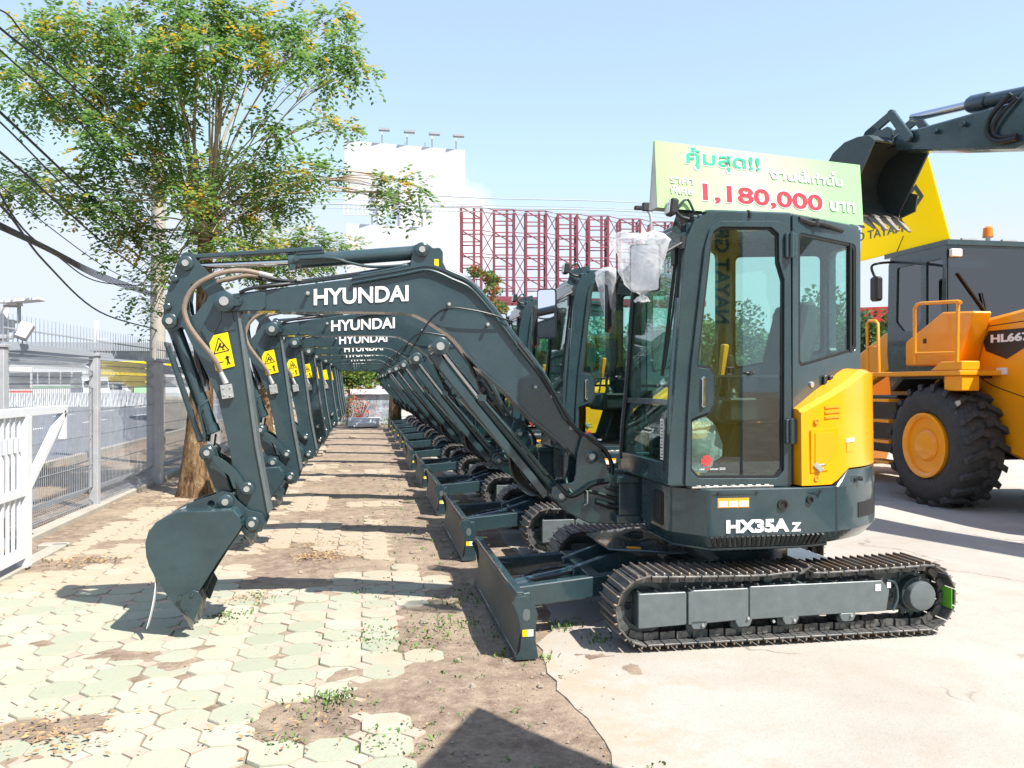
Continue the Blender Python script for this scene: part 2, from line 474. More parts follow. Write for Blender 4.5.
def make_frame(yn, yf, side, par):
    "side = -1: outer face towards the camera"
    ym = (yn+yf)/2; yo = yn+.03 if side < 0 else yf-.03; yi = ym
    m = MB()
    lo = lambda a, b: (min(a, b), max(a, b))
    y0, y1 = lo(yo, ym-side*.05)
    prof = fillet([(1.50,.33),(1.785,.33),(1.785,.145),(1.50,.135)], .012)
    m.plate([prof], y0, y1)
    prof = fillet([(1.795,.322),(1.83,.336),(2.16,.336),(2.16,.158),(1.795,.142)], .01); m.plate([prof], y0, y1)
    prof = fillet([(2.165,.345),(3.00,.345),(3.05,.29),(3.03,.165),(2.165,.155)], .012); m.plate([prof], y0, y1)
    core = MB(); core.b2((1.62, min(ym+.004*side,ym-side*.05), .13), (3.26, max(ym+.004*side, ym-side*.05)+.001, .395))
    for x in (1.86, 2.13, 2.42, 2.78):         # little lugs over the rollers
        m.plate([fillet([(x-.06,.165),(x+.06,.165),(x+.035,.115),(x-.035,.115)], .02)], yo, yo-side*.02)
    fr = child(m, 'track_frame', 'guard_and_lit_edge_paint', par, .004)
    m = core; child(m, 'frame_core', 'slate_paint_dusty', fr, .01)
    b = MB()
    for i in range(13): b.cyl((1.84+i*.098, yo-side*.03, .33), (1.84+i*.098, yo-side*.03, .352), .007, n=6)
    for x, z in ((1.88,.14),(2.155,.165),(2.31,.14),(2.44,.14),(2.8,.15)): b.cyl((x, yo+side*.0, z), (x, yo+side*.010, z), .009, n=6)
    child(b, 'bolt_heads', 'pin_steel', fr)
    for x in (1.86, 2.13, 2.42, 2.80):
        r = MB(); r.lathe((x, ym-.07, .115), (0,1,0), [(0,.035),(.01,.055),(.04,.055),(.045,.045),(.095,.045),(.1,.055),(.13,.055),(.14,.035)], 18)
        child(r, 'track_roller', 'slate_paint_dusty', fr)
    r = MB(); r.lathe((2.30, ym-.08, .372), (0,1,0), [(0,.020),(.004,.028),(.05,.028),(.055,.018)], 16)
    child(r, 'carrier_roller', 'slate_paint_dusty', fr)
    # idler at the front
    w = MB()
    w.plate([circle((TX0, TZ), .150, 32), circle((TX0, TZ), .118, 32)], ym-.045, ym+.045)
    w.plate([circle((TX0, TZ), .122, 32), *[circle((TX0+.085*math.cos(a*math.pi/3), TZ+.085*math.sin(a*math.pi/3)), .022, 8) for a in range(6)]], ym-.012, ym+.012)
    w.cyl((TX0, ym-.06, TZ), (TX0, ym+.06, TZ), .045)
    child(w, 'idler_wheel', 'slate_paint_dusty', par, .003)
    # sprocket + motor cover
    w = MB(); teeth = []
    for i in range(15):
        for k, rr in ((0,.150),(.25,.150),(.42,.125),(.85,.125)):
            a = 2*math.pi*(i+k)/15; teeth.append((TX1+rr*math.cos(a), TZ+rr*math.sin(a)))
    w.plate([teeth], ym-.015, ym+.015)
    w.cyl((TX1, ym-.07, TZ), (TX1, ym+.07, TZ), .105, n=28)
    sp = child(w, 'drive_sprocket', 'slate_paint_dusty', par, .002)
    w = MB(); w.lathe((TX1, ym, TZ), (0, side, 0), [(.0,.088),(.105,.088),(.118,.084),(.122,.072),(.123,.0001)], 30)
    child(w, 'hub_cover', 'guard_and_lit_edge_paint', sp)
    # step guard tube behind the plate
    g = MB(); g.tube([(3.03, yo, .345), (3.085, yo, .325), (3.10, yo, .24), (3.07, yo, .165)], .008)
    child(g, 'guard_rail', 'slate_paint', fr)
    return fr
for yn, yf, sd in ((4.40, 4.70, -1), (5.84, 6.14, 1)):
    make_track(yn, yf, ex); make_frame(yn, yf, sd, ex)
m = MB(); m.b2((3.438, 4.403, .165), (3.442, 4.50, .285)); child(m, 'green_sticker', 'sticker_green', ex)
m = MB(); m.b2((3.03, 4.4265, .30), (3.055, 4.4285, .335)); m.b2((2.955, 4.4265, .285), (2.99, 4.4285, .325)); child(m, 'paper_label', 'sticker_white', ex)
# ---- undercarriage --------------------------------------------------------
m = MB()
m.plate([fillet([(1.86,4.72),(2.1,4.72),(2.22,4.9),(2.6,4.9),(2.72,4.72),(3.0,4.72),(3.0,5.82),(2.72,5.82),(2.6,5.64),(2.22,5.64),(2.1,5.82),(1.86,5.82)], .03)], .22, .36, 'z')
m.plate([fillet([(1.72,4.86),(2.0,4.8),(2.2,4.9),(2.2,5.64),(2.0,5.74),(1.72,5.68)], .02)], .34, .40, 'z')
child(m, 'chassis', 'slate_paint', ex, .006)
m = MB(); m.lathe((OX, OY, .38), (0,0,1), [(0,.40),(.07,.40),(.075,.36),(.12,.36),(.125,.42),(.18,.42)], 40)
child(m, 'slew_ring', 'slate_paint', ex)
# ---- dozer blade ----------------------------------------------------------
side = Q([(516.4,597.4),(525,595.9),(534,604),(538,614),(535.9,627.3),(535.5,640),(538.5,662.7),(514,670.4),(519.7,651.6),(521.3,636),(517.6,616),(512.5,604)], 4.40)
side = [(x, max(.012, z)) for x, z in side]
m = MB()
m.plate([fillet(side, .012)], 4.398, 4.418); m.plate([fillet(side, .012)], 6.122, 6.142)
front = [(.800,.345),(.822,.30),(.833,.23),(.828,.15),(.812,.08),(.795,.018)]
back = [(.818,.012),(.832,.08),(.848,.15),(.852,.23),(.845,.30),(.850,.335),(.835,.362),(.812,.362)]
m2 = MB(); m2.plate([front+back], 4.4185, 6.1215)
bl = child(m2, 'dozer_blade', 'blade_front_paint', ex, .002)
child(m, 'end_plate', 'slate_paint', bl, .002)
m = MB(); m.beam((.830,4.42,.362), (.830,6.12,.362), .040, .022); m.beam((.808,4.42,.020), (.808,6.12,.020), .022, .05)
for y in (4.93, 5.62): m.plate([[(.845,.30),(.99,.27),(.99,.13),(.845,.10)]], y-.011, y+.011)
child(m, 'stiffener', 'slate_paint', bl, .003)
m = MB(); X, Z = U(526.5, 615, 4.395); m.plate([capsule((X,Z-.012),(X,Z+.012), .020, .020)], 4.3965, 4.399)
child(m, 'reflector', 'guard_and_lit_edge_paint', bl)
m = MB(); X, Z = U(522.5, 633.5, 4.395); m.b2((X, 4.3955, Z-.018), (X+.027, 4.3975, Z+.018)); st = child(m, 'warning_sticker', 'sticker_yellow', bl)
m = MB(); m.b2((X+.027, 4.3955, Z-.018), (X+.06, 4.3975, Z+.018)); child(m, 'white_patch', 'sticker_white', bl)
for y0, y1 in ((4.86, 4.95), (5.68, 5.59)):
    m = MB(); m.beam((.85, y0, .235), (1.80, y1, .300), .075, .125, w1=.075, h1=.125)
    m.beam((.86, y0, .235), (.96, y0+.01, .242), .13, .06)
    child(m, 'blade_arm', 'slate_paint', ex, .006)
m = MB(); m.beam((1.38,4.9,.30),(1.38,5.64,.30), .08, .08); m.plate([[(1.30,.34),(1.42,.38),(1.80,.50),(1.86,.50),(1.86,.34),(1.40,.24),(1.30,.24)]], 5.10, 5.15); m.plate([[(1.30,.34),(1.42,.38),(1.80,.50),(1.86,.50),(1.86,.34),(1.40,.24),(1.30,.24)]], 5.39, 5.44)
m.plate([[(1.50,5.0),(1.86,4.82),(1.95,4.82),(1.95,5.72),(1.86,5.72),(1.50,5.54)]], .46, .475, 'z')
mt = child(m, 'blade_mount', 'slate_paint', ex, .004)
m = MB(); m.box((1.66,4.985,.4785), (.09,.028,.004), Matrix.Rotation(-.45, 3, 'Z')); child(m, 'orange_sticker', 'sticker_orange', mt)
m = MB(); m.cyl((.93,5.27,.19),(1.32,5.27,.26), .05); m.lathe((1.30,5.27,.256),(.98,0,.17),[(0,.056),(.05,.056)]); cy = child(m, 'blade_cylinder', 'slate_paint', ex)
m = MB(); m.cyl((1.34,5.27,.265),(1.70,5.27,.33), .026); child(m, 'piston_rod', 'chrome', cy)
m = MB(); m.tube([(1.0,5.31,.24),(1.15,5.36,.28),(1.4,5.33,.31),(1.75,5.3,.33)], .011); m.tube([(1.05,5.24,.24),(1.2,5.17,.28),(1.45,5.2,.31),(1.75,5.24,.33)], .011)
child(m, 'hydraulic_hose', 'rubber_hose', cy)
# ---- upper structure ------------------------------------------------------
RC = .955; EL = .90
def arc(t0, t1, r=RC, n=14): return [(OX+r*math.cos(R(t0+(t1-t0)*i/n)), OY+EL*r*math.sin(R(t0+(t1-t0)*i/n))) for i in range(n+1)]
near_edge = [(1.75,4.64),(1.775,4.60),(1.90,4.435),(1.93,4.42)]
rest = arc(-86, -70, n=6)                 # near flank to the counterweight joint
body = near_edge+rest+[(2.6,5.27)]+[(x, 2*OY-y) for x, y in reversed(rest)]+[(x, 2*OY-y) for x, y in reversed(near_edge)]+[(1.75,5.62),(1.86,5.60),(1.86,5.12),(1.75,5.10)]
m = MB()
def scaled(poly, k): return [(OX+(x-OX)*k, OY+(y-OY)*k) for x, y in poly]
low = scaled(body, .93)
m.loft([[(x, y, .565) for x, y in low], [(x, y, .64) for x, y in body]], caps=False)
m.plate([body], .64, .905, 'z')
m.plate([low], .545, .566, 'z')
bf = child(m, 'body_frame', 'slate_paint', ex, .006, merge=True)
# ribbed skirt
m = MB()
for i in range(23):
    x = 1.93+i*.031
    a = Vector((x, 4.415, .636)); b = Vector((OX+(x-OX)*.93+.006, OY+(4.415-OY)*.93, .570))
    m.beam(a, b, .015, .012, up=(0,-1,0))
child(m, 'skirt_ribs', 'black_plastic', bf)
m = MB(); m.plate([fillet([(4.70,.66),(4.86,.66),(4.86,.86),(4.70,.86)], .02)], 1.742, 1.7505, 'x'); wl = child(m, 'service_opening', 'rubber_seal', bf, .002)
m = MB(); m.plate([fillet([(4.72,.69),(4.80,.69),(4.80,.84),(4.72,.84)], .015)], 1.737, 1.7415, 'x'); child(m, 'battery_box', 'black_plastic', bf, .002)
m = MB(); put_text(m, 'HX35A', 1, (2.015, 4.414, .655), (1,-.006,0), (0,0,1), bold=.05, depth=.004, fit=.385, fith=.076)
put_text(m, 'Z', 1, (2.412, 4.412, .655), (1,0,0), (0,0,1), bold=.05, depth=.004, fit=.062, fith=.052)
le = child(m, 'model_lettering', 'white_letter', bf)
m = MB(); m.b2((1.965,4.4155,.80),(2.155,4.418,.855)); s = child(m, 'orange_sticker', 'sticker_orange', bf)
m = MB()
for i in range(3): m.b2((1.971+i*.062,4.413,.806),(2.025+i*.062,4.4152,.838))
child(m, 'sticker_fields', 'sticker_white', s)
m = MB()
for x, z, r in ((2.36,.81,.026),(2.53,.835,.018)):
    m.lathe((x,4.412,z),(0,-1,0),[(0,r*1.25),(.008,r*1.2),(.008,r*.8),(-.01,r*.75)],18)
child(m, 'lock_cap', 'black_plastic', bf)
m = MB(); m.b2((1.83,4.46,.905),(2.33,4.56,.917))
for i in range(9): m.b2((1.86+i*.052,4.47,.917),(1.89+i*.052,4.54,.922))
child(m, 'step_plate', 'bare_steel', bf, .002)
m = MB()
for x in (1.97, 2.20, 2.60):
    for z in (.882,): m.cyl((x, 4.420, z), (x, 4.410, z), .009, n=8)
child(m, 'body_bolt', 'black_plastic', bf)
m = MB(); m.b2((2.655, 4.447, .645), (2.661, 4.462, .90)); m.b2((1.935, 4.4165, .872),(2.60, 4.4195, .876)); child(m, 'panel_gap', 'rubber_seal', bf)
m = MB(); m.b2((2.27, 4.4160, .865),(2.33, 4.4185, .885)); child(m, 'small_label', 'sticker_white', bf)
# swing housing in front of the body
m = MB()
m.b2((1.62,5.16,.60),(1.90,5.22,.90)); m.b2((1.62,5.50,.60),(1.90,5.56,.90))
m.b2((1.60,5.14,.86),(1.88,5.58,.905)); m.b2((1.60,5.14,.60),(1.88,5.58,.655))
child(m, 'swing_housing', 'slate_paint', bf, .006)
m = MB()
for i in range(5): m.tube([(1.50,5.25+i*.05,.84-.02*(i%2)),(1.66,5.22+i*.055,.80+.02*(i%3)),(1.78,5.3+i*.04,.76),(1.92,5.3+i*.04,.78)], .016)
m.tube([(1.48,5.22,.74),(1.62,5.20,.70),(1.76,5.22,.73),(1.88,5.3,.74)], .02)
child(m, 'hydraulic_hose', 'rubber_hose', bf)
# counterweight
m = MB()
cw = arc(-69.5, 69.5, n=34)+[(2.66,5.9),(2.66,4.64)]
cwo = [(OX+(x-OX)*1.0, y) for x, y in cw]
m.loft([[(OX+(x-OX)*.93, OY+(y-OY)*.93, .565) for x, y in cw], [(x, y, .64) for x, y in cwo]], caps=True)
m.plate([cwo], .64, .90, 'z')
cwt = arc(-63, 63, .952, n=32)+[(2.70,5.9),(2.70,4.64)]
m.loft([[(x, y, .90) for x, y in cwo[:1]+cwo[1:34]+cwo[34:]], [(x, y, .995) for x, y in arc(-63, 63, .946, n=34)+[(2.72,5.9),(2.72,4.64)]]], caps=True)
wt = child(m, 'counterweight', 'slate_paint', ex, .008, merge=True)
def on_arc(t, r): return Vector((OX+r*math.cos(R(t)), OY+EL*r*math.sin(R(t)), 0))
m = MB()
for t0, t1, z0, z1, r in ((-57,-38,.70,.79,RC+.004),(38,57,.70,.79,RC+.004)):
    rg = [[tuple(on_arc(t0+(t1-t0)*i/6, rr)+Vector((0,0,z))) for rr, z in ((r-.03,z0),(r,z0),(r,z1),(r-.03,z1))] for i in range(7)]
    m.loft(rg)
child(m, 'lamp_recess', 'rubber_seal', wt)
m = MB(); p = on_arc(-58, RC); m.cyl(p+Vector((0,0,.935)), p+Vector((.03,-.02,.935)), .012, n=8); m.beam(p+Vector((-.03,-.02,.93)), p+Vector((.03,.0,.94)), .016, .02)
child(m, 'tie_hook', 'black_plastic', wt)
# engine cover (yellow), follows the rear radius
m = MB(); RY = .948
ts = [-85+i*(130/40) for i in range(41)]
def ztop(x): return 1.35+.24*max(0, min(1, (x-2.48)/.55))
bot = []; top = []; inn = []; bl_ = []
for t in ts:
    p = on_arc(t, RY)
    if abs(t) > 64: p = Vector((OX+.402*(90-abs(t))/26+.0, OY+math.copysign(RY*.906, t), 0)) if False else p
    zb = .915 if abs(t) > 71 else (1.004 if abs(t) < 63 else .915+(71-abs(t))/8*.089)
    k = .975
    bot.append((p.x, p.y, zb)); top.append((OX+(p.x-OX)*.992, OY+(p.y-OY)*.992, ztop(p.x)-.02)); inn.append((OX+(p.x-OX)*.95, OY+(p.y-OY)*.955, ztop(p.x)+.004)); bl_.append((OX+(p.x-OX)*.84, OY+(p.y-OY)*.84, ztop(p.x)+.012))
m.loft([bot, top, inn, bl_], closed=False, caps=False)
# end caps / inner return so it has thickness
cen = [(OX+(p[0]-OX)*.84, OY+(p[1]-OY)*.84, p[2]) for p in bot]
m.loft([bl_, cen, bot], closed=False, caps=False)
for k in (0, -1): m.add([bot[k], top[k], inn[k], bl_[k], cen[k]], [(0,1,2,3,4)])
ec = child(m, 'engine_cover', 'yellow_paint', ex, 0, ang=28, merge=True)
def on_cover(poly, out=.004, th=.012, z_first=False):
    "wrap a 2D (angle, z) outline onto the cover"
    mm = MB(); mm.plate([poly], RY-th, RY+out, 'y', map3=lambda p, h: tuple(on_arc(p[0], h)+Vector((0,0,p[1])))); return mm
child(on_cover(fillet([(-81.5,1.235),(-69,1.245),(-69,1.09),(-74,1.0),(-81.5,.99)], .012), .006), 'access_panel', 'yellow_paint', ec, .002)
child(on_cover(fillet([(-79.8,1.215),(-70.5,1.222),(-70.5,1.10),(-75,1.035),(-79.8,1.025)], .012), .009), 'panel_inset', 'loader_yellow', ec, .002)
m = MB()
for i in range(3): m.add(*(lambda q: (q.v, q.f))(on_cover([(-75,1.30+i*.03),(-67.5,1.305+i*.03),(-67.5,1.318+i*.03),(-75,1.313+i*.03)], .002)))
child(m, 'cooling_slots', 'lever_orange', ec)
m = MB()
for t, z in ((-79,1.285),(-79,.955)): p = on_arc(t, RY); m.lathe(p+Vector((0,0,z)), p-Vector((OX,OY,0)), [(0,.018),(.006,.016),(.006,.010),(.002,.009)], 12)
child(m, 'cover_bolt', 'lever_orange', ec)
m = MB(); p = on_arc(-79.5, RY+.01); m.beam(p+Vector((-.01,0,1.04)), p+Vector((.035,0,1.0)), .014, .03); m.beam(p+Vector((0,0,1.03)), p+Vector((.05,0,1.035)), .010, .010); child(m, 'panel_latch', 'pin_steel', ec, .002)
m = on_cover([(-64,1.155),(-59,1.16),(-59,1.182),(-64,1.178)], .003); child(m, 'label_patch', 'sticker_white', ec)
m = on_cover([(-86,1.34),(-86,1.345),(-35,1.20),(-35,1.195)], .0015); child(m, 'cover_seam', 'loader_yellow', ec)
m = on_cover([(-64,1.10),(-60,1.10),(-60,1.15),(-64,1.15)], .002); child(m, 'small_label', 'sticker_orange', ec)
# ================================================================ CAB
YN, YF = 4.50, 5.44              # near and far side of the cab
def XZ(pts, Y=YN): return Q(pts, Y)
XF0, XF1, XF2 = 1.70, 1.725, 1.815      # front face x at z=.92, 1.35, 2.3
ZR = 2.50
outer = [(XF0,.925),(XF0+.012,1.2),(XF1+.01,1.42),(XF2-.02,2.22),(XF2+.0,2.34),(1.86,2.44),(1.95,ZR-.008),(2.05,ZR),(2.455,ZR),(2.455,.925)]
outer = fillet(outer, [0,0,0,.05,.05,.05,.05,0,0,0])
# door outline (outer edge) and glass opening, read off the photograph
door = fillet(XZ([(684,486),(687,412),(690,368),(704,247),(709,229),(718,221.5),(777,221.5),(789,226),(790.5,486)]), [.02,0,0,.05,.05,.06,.02,.02,.02])
open_ = fillet(XZ([(689.5,470),(690,419),(708,412),(712.5,404),(712.5,376),(708,369),(695,367.5),(709,241),(713,231),(720,227),(770,227.5),(777.5,234),(777.8,262),(783,280),(782.5,470),(776,478),(697,478)]), [.015,.01,.015,.01,.01,.015,.02,.03,.03,.02,.02,.02,.02,.02,.02,.03,.03])
glassp = fillet(XZ([(691.5,468),(692,421.5),(710,414),(715,405),(715,375),(710,366.5),(698,364.5),(711.5,242),(715,233.5),(721,229.5),(769,230),(775.5,236),(775.8,263),(781,281),(780.5,468),(775,475.5),(698,475.5)]), .01)
hole = [(x+(.02 if x < 2.1 else -.02), z+(.02 if z < 1.5 else -.02)) for x, z in door]
# cab frame: near side plate, far side plate with large window, pillars, roof
m = MB()
m.plate([outer, hole], YN, YN+.055)
farhole = fillet([(1.80,1.02),(1.80,1.40),(1.87,2.25),(1.98,2.42),(2.40,2.42),(2.40,1.02)], .05)
m.plate([outer, farhole], YF-.05, YF)
# front cross members
def fx(z): return XF0+.012*(z-.925)/.275 if z < 1.2 else (XF0+.012+(XF1-XF0)*(z-1.2)/.22 if z < 1.42 else XF1+.01+(XF2-.03-XF1)*(z-1.42)/.8)
def fbar(z, h, t=.05, dx=0.0): m.beam((fx(z)+t/2+dx, YN+.05, z), (fx(z)+t/2+dx, YF-.045, z), t, h)
fbar(.985, .12); fbar(2.33, .10, .06); fbar(1.395, .035, .035, .004)
# rear quarter: pillar at 2.455, angled side, rear pillar
QB = (3.10, 4.80)                # rear corner in plan
def quarter(sgn=1):
    yn = YN if sgn > 0 else YF; mir = (lambda y: y) if sgn > 0 else (lambda y: YN+YF-y)
    d = Vector((QB[0]-2.47, QB[1]-YN)); L = d.length; d.normalize(); nrm = Vector((d.y, -d.x))
    def mp(p, h): q = Vector((2.47, YN))+d*p[0]-nrm*h; return (q.x, mir(q.y), p[1])
    outr = [(0,.93),(0,ZR-.004),(L,ZR-.02),(L,1.50),(0,1.28) if False else (L,1.50),(.0,.93)]
    outr = [(0,ZR-.004),(L,ZR-.02),(L,1.55),(.30,1.44),(.06,1.34),(.06,.93),(0,.93)]
    hol = fillet([(.055,2.40),(L-.05,2.385),(L-.05,1.715),(.055,1.60)], .04)
    m.plate([outr, hol], 0, .05, map3=mp)
    return mp, hol, L
mpN, holN, LQ = quarter(1)
mpF, holF, _ = quarter(-1)
# rear wall with window
yr0, yr1 = QB[1]+.0, YN+YF-QB[1]
m.plate([[(yr0,1.50),(yr0,ZR-.02),(yr1,ZR-.02),(yr1,1.50)], fillet([(yr0+.06,1.72),(yr0+.06,2.38),(yr1-.06,2.38),(yr1-.06,1.72)], .04)], QB[0]-.05, QB[0], 'x')
m.b2((1.72, YN+.02, .915), (2.9, YF-.02, .96))
cab = child(m, 'cab_frame', 'slate_paint', ex, .007)
# roof
m = MB()
roof = [(1.93,YN+.012),(2.455,YN+.006),(QB[0]+.005,QB[1]+.012),(QB[0]+.005,yr1-.012),(2.455,YF-.006),(1.93,YF-.012)]
m.plate([fillet(roof, .05)], ZR-.03, ZR+.012, 'z')
m.plate([fillet([(1.90,YN+.04),(1.98,YN+.04),(1.98,YF-.04),(1.90,YF-.04)], .02)], 2.43, 2.49, 'z')
m.beam((1.86,YN+.05,2.40),(1.86,YF-.05,2.40),.05,.08); m.beam((1.90,YN+.05,2.46),(1.90,YF-.05,2.46),.06,.05)
rf = child(m, 'roof', 'slate_paint', cab, .01)
m = MB(); m.tube([(2.20,YN+.03,ZR+.014),(2.20,YN-.004,ZR-.0),(2.20,YN-.006,ZR-.03)], .008)
m.tube([(2.52,4.525,ZR-.02),(2.62,4.56,ZR-.035),(2.72,4.60,ZR-.03),(2.92,4.715,ZR-.045)], .014, n=8)
m.lathe((2.66,4.575,ZR-.05),(0,0,1),[(0,.02),(.04,.022)])
child(m, 'roof_latch', 'black_plastic', cab)
# door
m = MB(); m.plate([door, open_], YN-.018, YN+.022)
dr = child(m, 'door', 'slate_paint', ex, .006)
m = MB(); m.plate([open_, glassp], YN-.004, YN+.012); child(m, 'window_seal', 'rubber_seal', dr)
m = MB(); m.plate([glassp], YN+.002, YN+.007); child(m, 'window_pane', 'side_glass', dr)
m = MB()
rec = fillet(XZ([(692,371),(708,371.5),(711,378),(711,402),(707,410),(692,415)], YN-.01), .012)
m.plate([rec], YN-.005, YN+.03); child(m, 'handle_recess', 'black_plastic', dr, .003)
x, z = U(702, 392, YN); m = MB(); m.beam((x, YN-.024, z+.085), (x-.002, YN-.024, z-.085), .022, .024, up=(0,1,0)); m.cyl((x,YN-.03,z+.075),(x,YN+.0,z+.075),.014); m.cyl((x,YN-.03,z-.075),(x,YN+.0,z-.075),.014)
child(m, 'door_handle', 'chrome', dr, .004)
m = MB()
for py in (246, 431): x, z = U(786, py, YN); m.b2((x-.02, YN-.04, z-.07),(x+.05, YN-.0185, z+.07)); m.cyl((x+.012,YN-.045,z-.075),(x+.012,YN-.045,z+.075),.012)
child(m, 'door_hinge', 'slate_paint', dr, .004)
m = MB(); x0, z0 = U(691, 376, YN); x1, _ = U(782, 376, YN); m.b2((x0+.08, YN+.0075, z0-.006),(x1, YN+.025, z0+.006))
x, z = U(728, 371, YN); m.tube([(x-.02,YN-.02,z-.02),(x-.02,YN-.03,z+.02),(x+.02,YN-.03,z+.02),(x+.02,YN-.02,z-.02),(x-.02,YN-.02,z-.02)], .004, smooth=False)
x, z = U(750, 373, YN); m.cyl((x,YN-.02,z),(x,YN+.01,z),.014); m.cyl((x+.02,YN-.01,z),(x-.03,YN-.01,z),.008)
child(m, 'window_latch', 'black_plastic', dr)
# decals low on the door glass
x, z = U(706, 461, YN); m = MB()
for rr in range(4):
    r0 = .030; zz = z-.024+rr*.016; half = math.sqrt(max(.0001, r0*r0-(zz-z)**2))
    m.beam((x-half, YN-.0035+.002, zz-.002), (x+half, YN-.0035+.002, zz+.003), .002, .0115)
m.plate([circle((x,z), .014, 12)], YN-.002, YN+.0005)
for a in range(9): m.plate([circle((x+.028*math.cos(a*.7), z+.028*math.sin(a*.7)), .006, 6)], YN-.002, YN+.0005)
dc = child(m, 'round_decal', 'sticker_red', dr)
xx, zz = U(699.5, 469.5, YN); m = MB(); put_text(m, 'red', 1, (xx, YN-.0015, zz-.004), (1,0,0), (0,0,1), .01, .001, fit=.028, fith=.013); child(m, 'decal_lettering', 'white_letter', dr); m = MB()
put_text(m, 'winner 2023', 1, (xx+.062, YN-.0015, zz-.004), (1,0,0), (0,0,1), .01, .001, fit=.095, fith=.013); child(m, 'decal_lettering', 'white_letter', dr)
m = MB(); put_text(m, 'dot', 1, (xx+.031, YN-.0015, zz-.004), (1,0,0), (0,0,1), .01, .001, fit=.027, fith=.015); child(m, 'decal_lettering', 'sticker_red', dr)
# rear quarter windows (glass sheets bonded over the frame)
for mp, hol in ((mpN, holN), (mpF, holF)):
    m = MB(); m.plate([hol], .012, .018, map3=mp); child(m, 'quarter_window', 'side_glass', cab)
    m = MB(); cxh = sum(p[0] for p in hol)/len(hol); czh = sum(p[1] for p in hol)/len(hol)
    inn_ = [(cxh+(p[0]-cxh)*.93, czh+(p[1]-czh)*.955) for p in hol]
    m.plate([hol, inn_], .004, .022, map3=mp); child(m, 'window_seal', 'rubber_seal', cab)
m = MB(); m.plate([[(LQ-.115,1.70),(LQ-.115,2.39),(LQ-.095,2.39),(LQ-.095,1.70)]], .0, .03, map3=mpN); child(m, 'window_bar', 'rubber_seal', cab)
m = MB(); m.plate([fillet([(yr0+.055,1.715),(yr0+.055,2.385),(yr1-.055,2.385),(yr1-.055,1.715)], .04)], QB[0]-.03, QB[0]-.024, 'x'); child(m, 'rear_window', 'cab_glass', cab)
m = MB(); m.plate([farhole], YF-.03, YF-.024); child(m, 'far_window', 'cab_glass', cab)
m = MB(); m.plate([[(1.80,1.48),(1.80,1.50),(2.40,1.50),(2.40,1.48)]], YF-.036, YF-.018); m.beam((2.13,YF-.022,1.02),(2.16,YF-.022,2.42),.03,.02,up=(0,1,0)); child(m, 'window_bar', 'rubber_seal', cab)
# panel below the rear quarter window: vents + key
m = MB()
for s in (.285,.345): m.plate([[(s,1.42),(s+.03,1.43),(s+.03,1.56),(s,1.55)]], -.02, .0, map3=mpN)
child(m, 'air_vent', 'black_plastic', cab, .003)
m = MB(); q = mpN((.18,1.50), -.012); q2 = mpN((.18,1.50), .0); m.lathe(q2, Vector(q)-Vector(q2), [(0,.018),(.008,.018),(.01,.012)], 14); child(m, 'key_lock', 'pin_steel', cab)
# windscreen: upper and lower panes between the front pillars
def pane(z0, z1, name, mat, off=.012):
    mm = MB(); k = 6; a = []; b = []
    ys = (YN+.045, YF-.04)
    P = [(fx(z0+(z1-z0)*i/k)+off, z0+(z1-z0)*i/k) for i in range(k+1)]
    loop = P+[(x+.005, z) for x, z in reversed(P)]
    mm.plate([loop], ys[0], ys[1]); return child(mm, name, mat, cab)
pane(1.41, 2.30, 'windscreen', 'cab_glass'); pane(1.03, 1.38, 'lower_windscreen', 'cab_glass')
m = MB()
for y in (YN+.06, YF-.055): m.tube([(fx(z)+.004, y, z) for z in (1.0,1.2,1.42,1.8,2.1,2.3)], .014, n=6, k=2)
child(m, 'windscreen_seal', 'rubber_seal', cab)
m = MB(); m.b2((fx(1.2)-.002, YN+.10, 1.06),(fx(1.2)+.004, YN+.15, 1.30)); child(m, 'paper_notice', 'sticker_white', cab)
m = MB()
for i in range(12): m.b2((fx(1.2)-.0045, YN+.108, 1.07+i*.019),(fx(1.2)-.0025, YN+.142-(i*7 % 3)*.008, 1.076+i*.019))
child(m, 'notice_print', 'sticker_black', cab)
# wiper + washer tube on the near pillar
m = MB(); m.tube([(XF2-.012,YN+.10,2.24),(XF2-.03,YN+.115,2.0),(XF1+.0,YN+.12,1.6)], .007); m.beam((XF2-.022,YN+.13,2.2),(XF1-.004,YN+.15,1.55),.012,.02); m.b2((XF2-.04,YN+.09,2.2),(XF2+.01,YN+.15,2.30))
child(m, 'wiper', 'black_plastic', cab)
m = MB(); m.tube([(fx(1.9)-.012,YN+.005,1.98),(fx(1.9)-.022,YN-.008,1.94),(fx(1.5)-.03,YN-.010,1.5),(fx(1.3)-.018,YN-.004,1.25),(fx(1.2)-.006,YN+.01,1.22)], .012); child(m, 'grab_rail', 'slate_paint', cab)
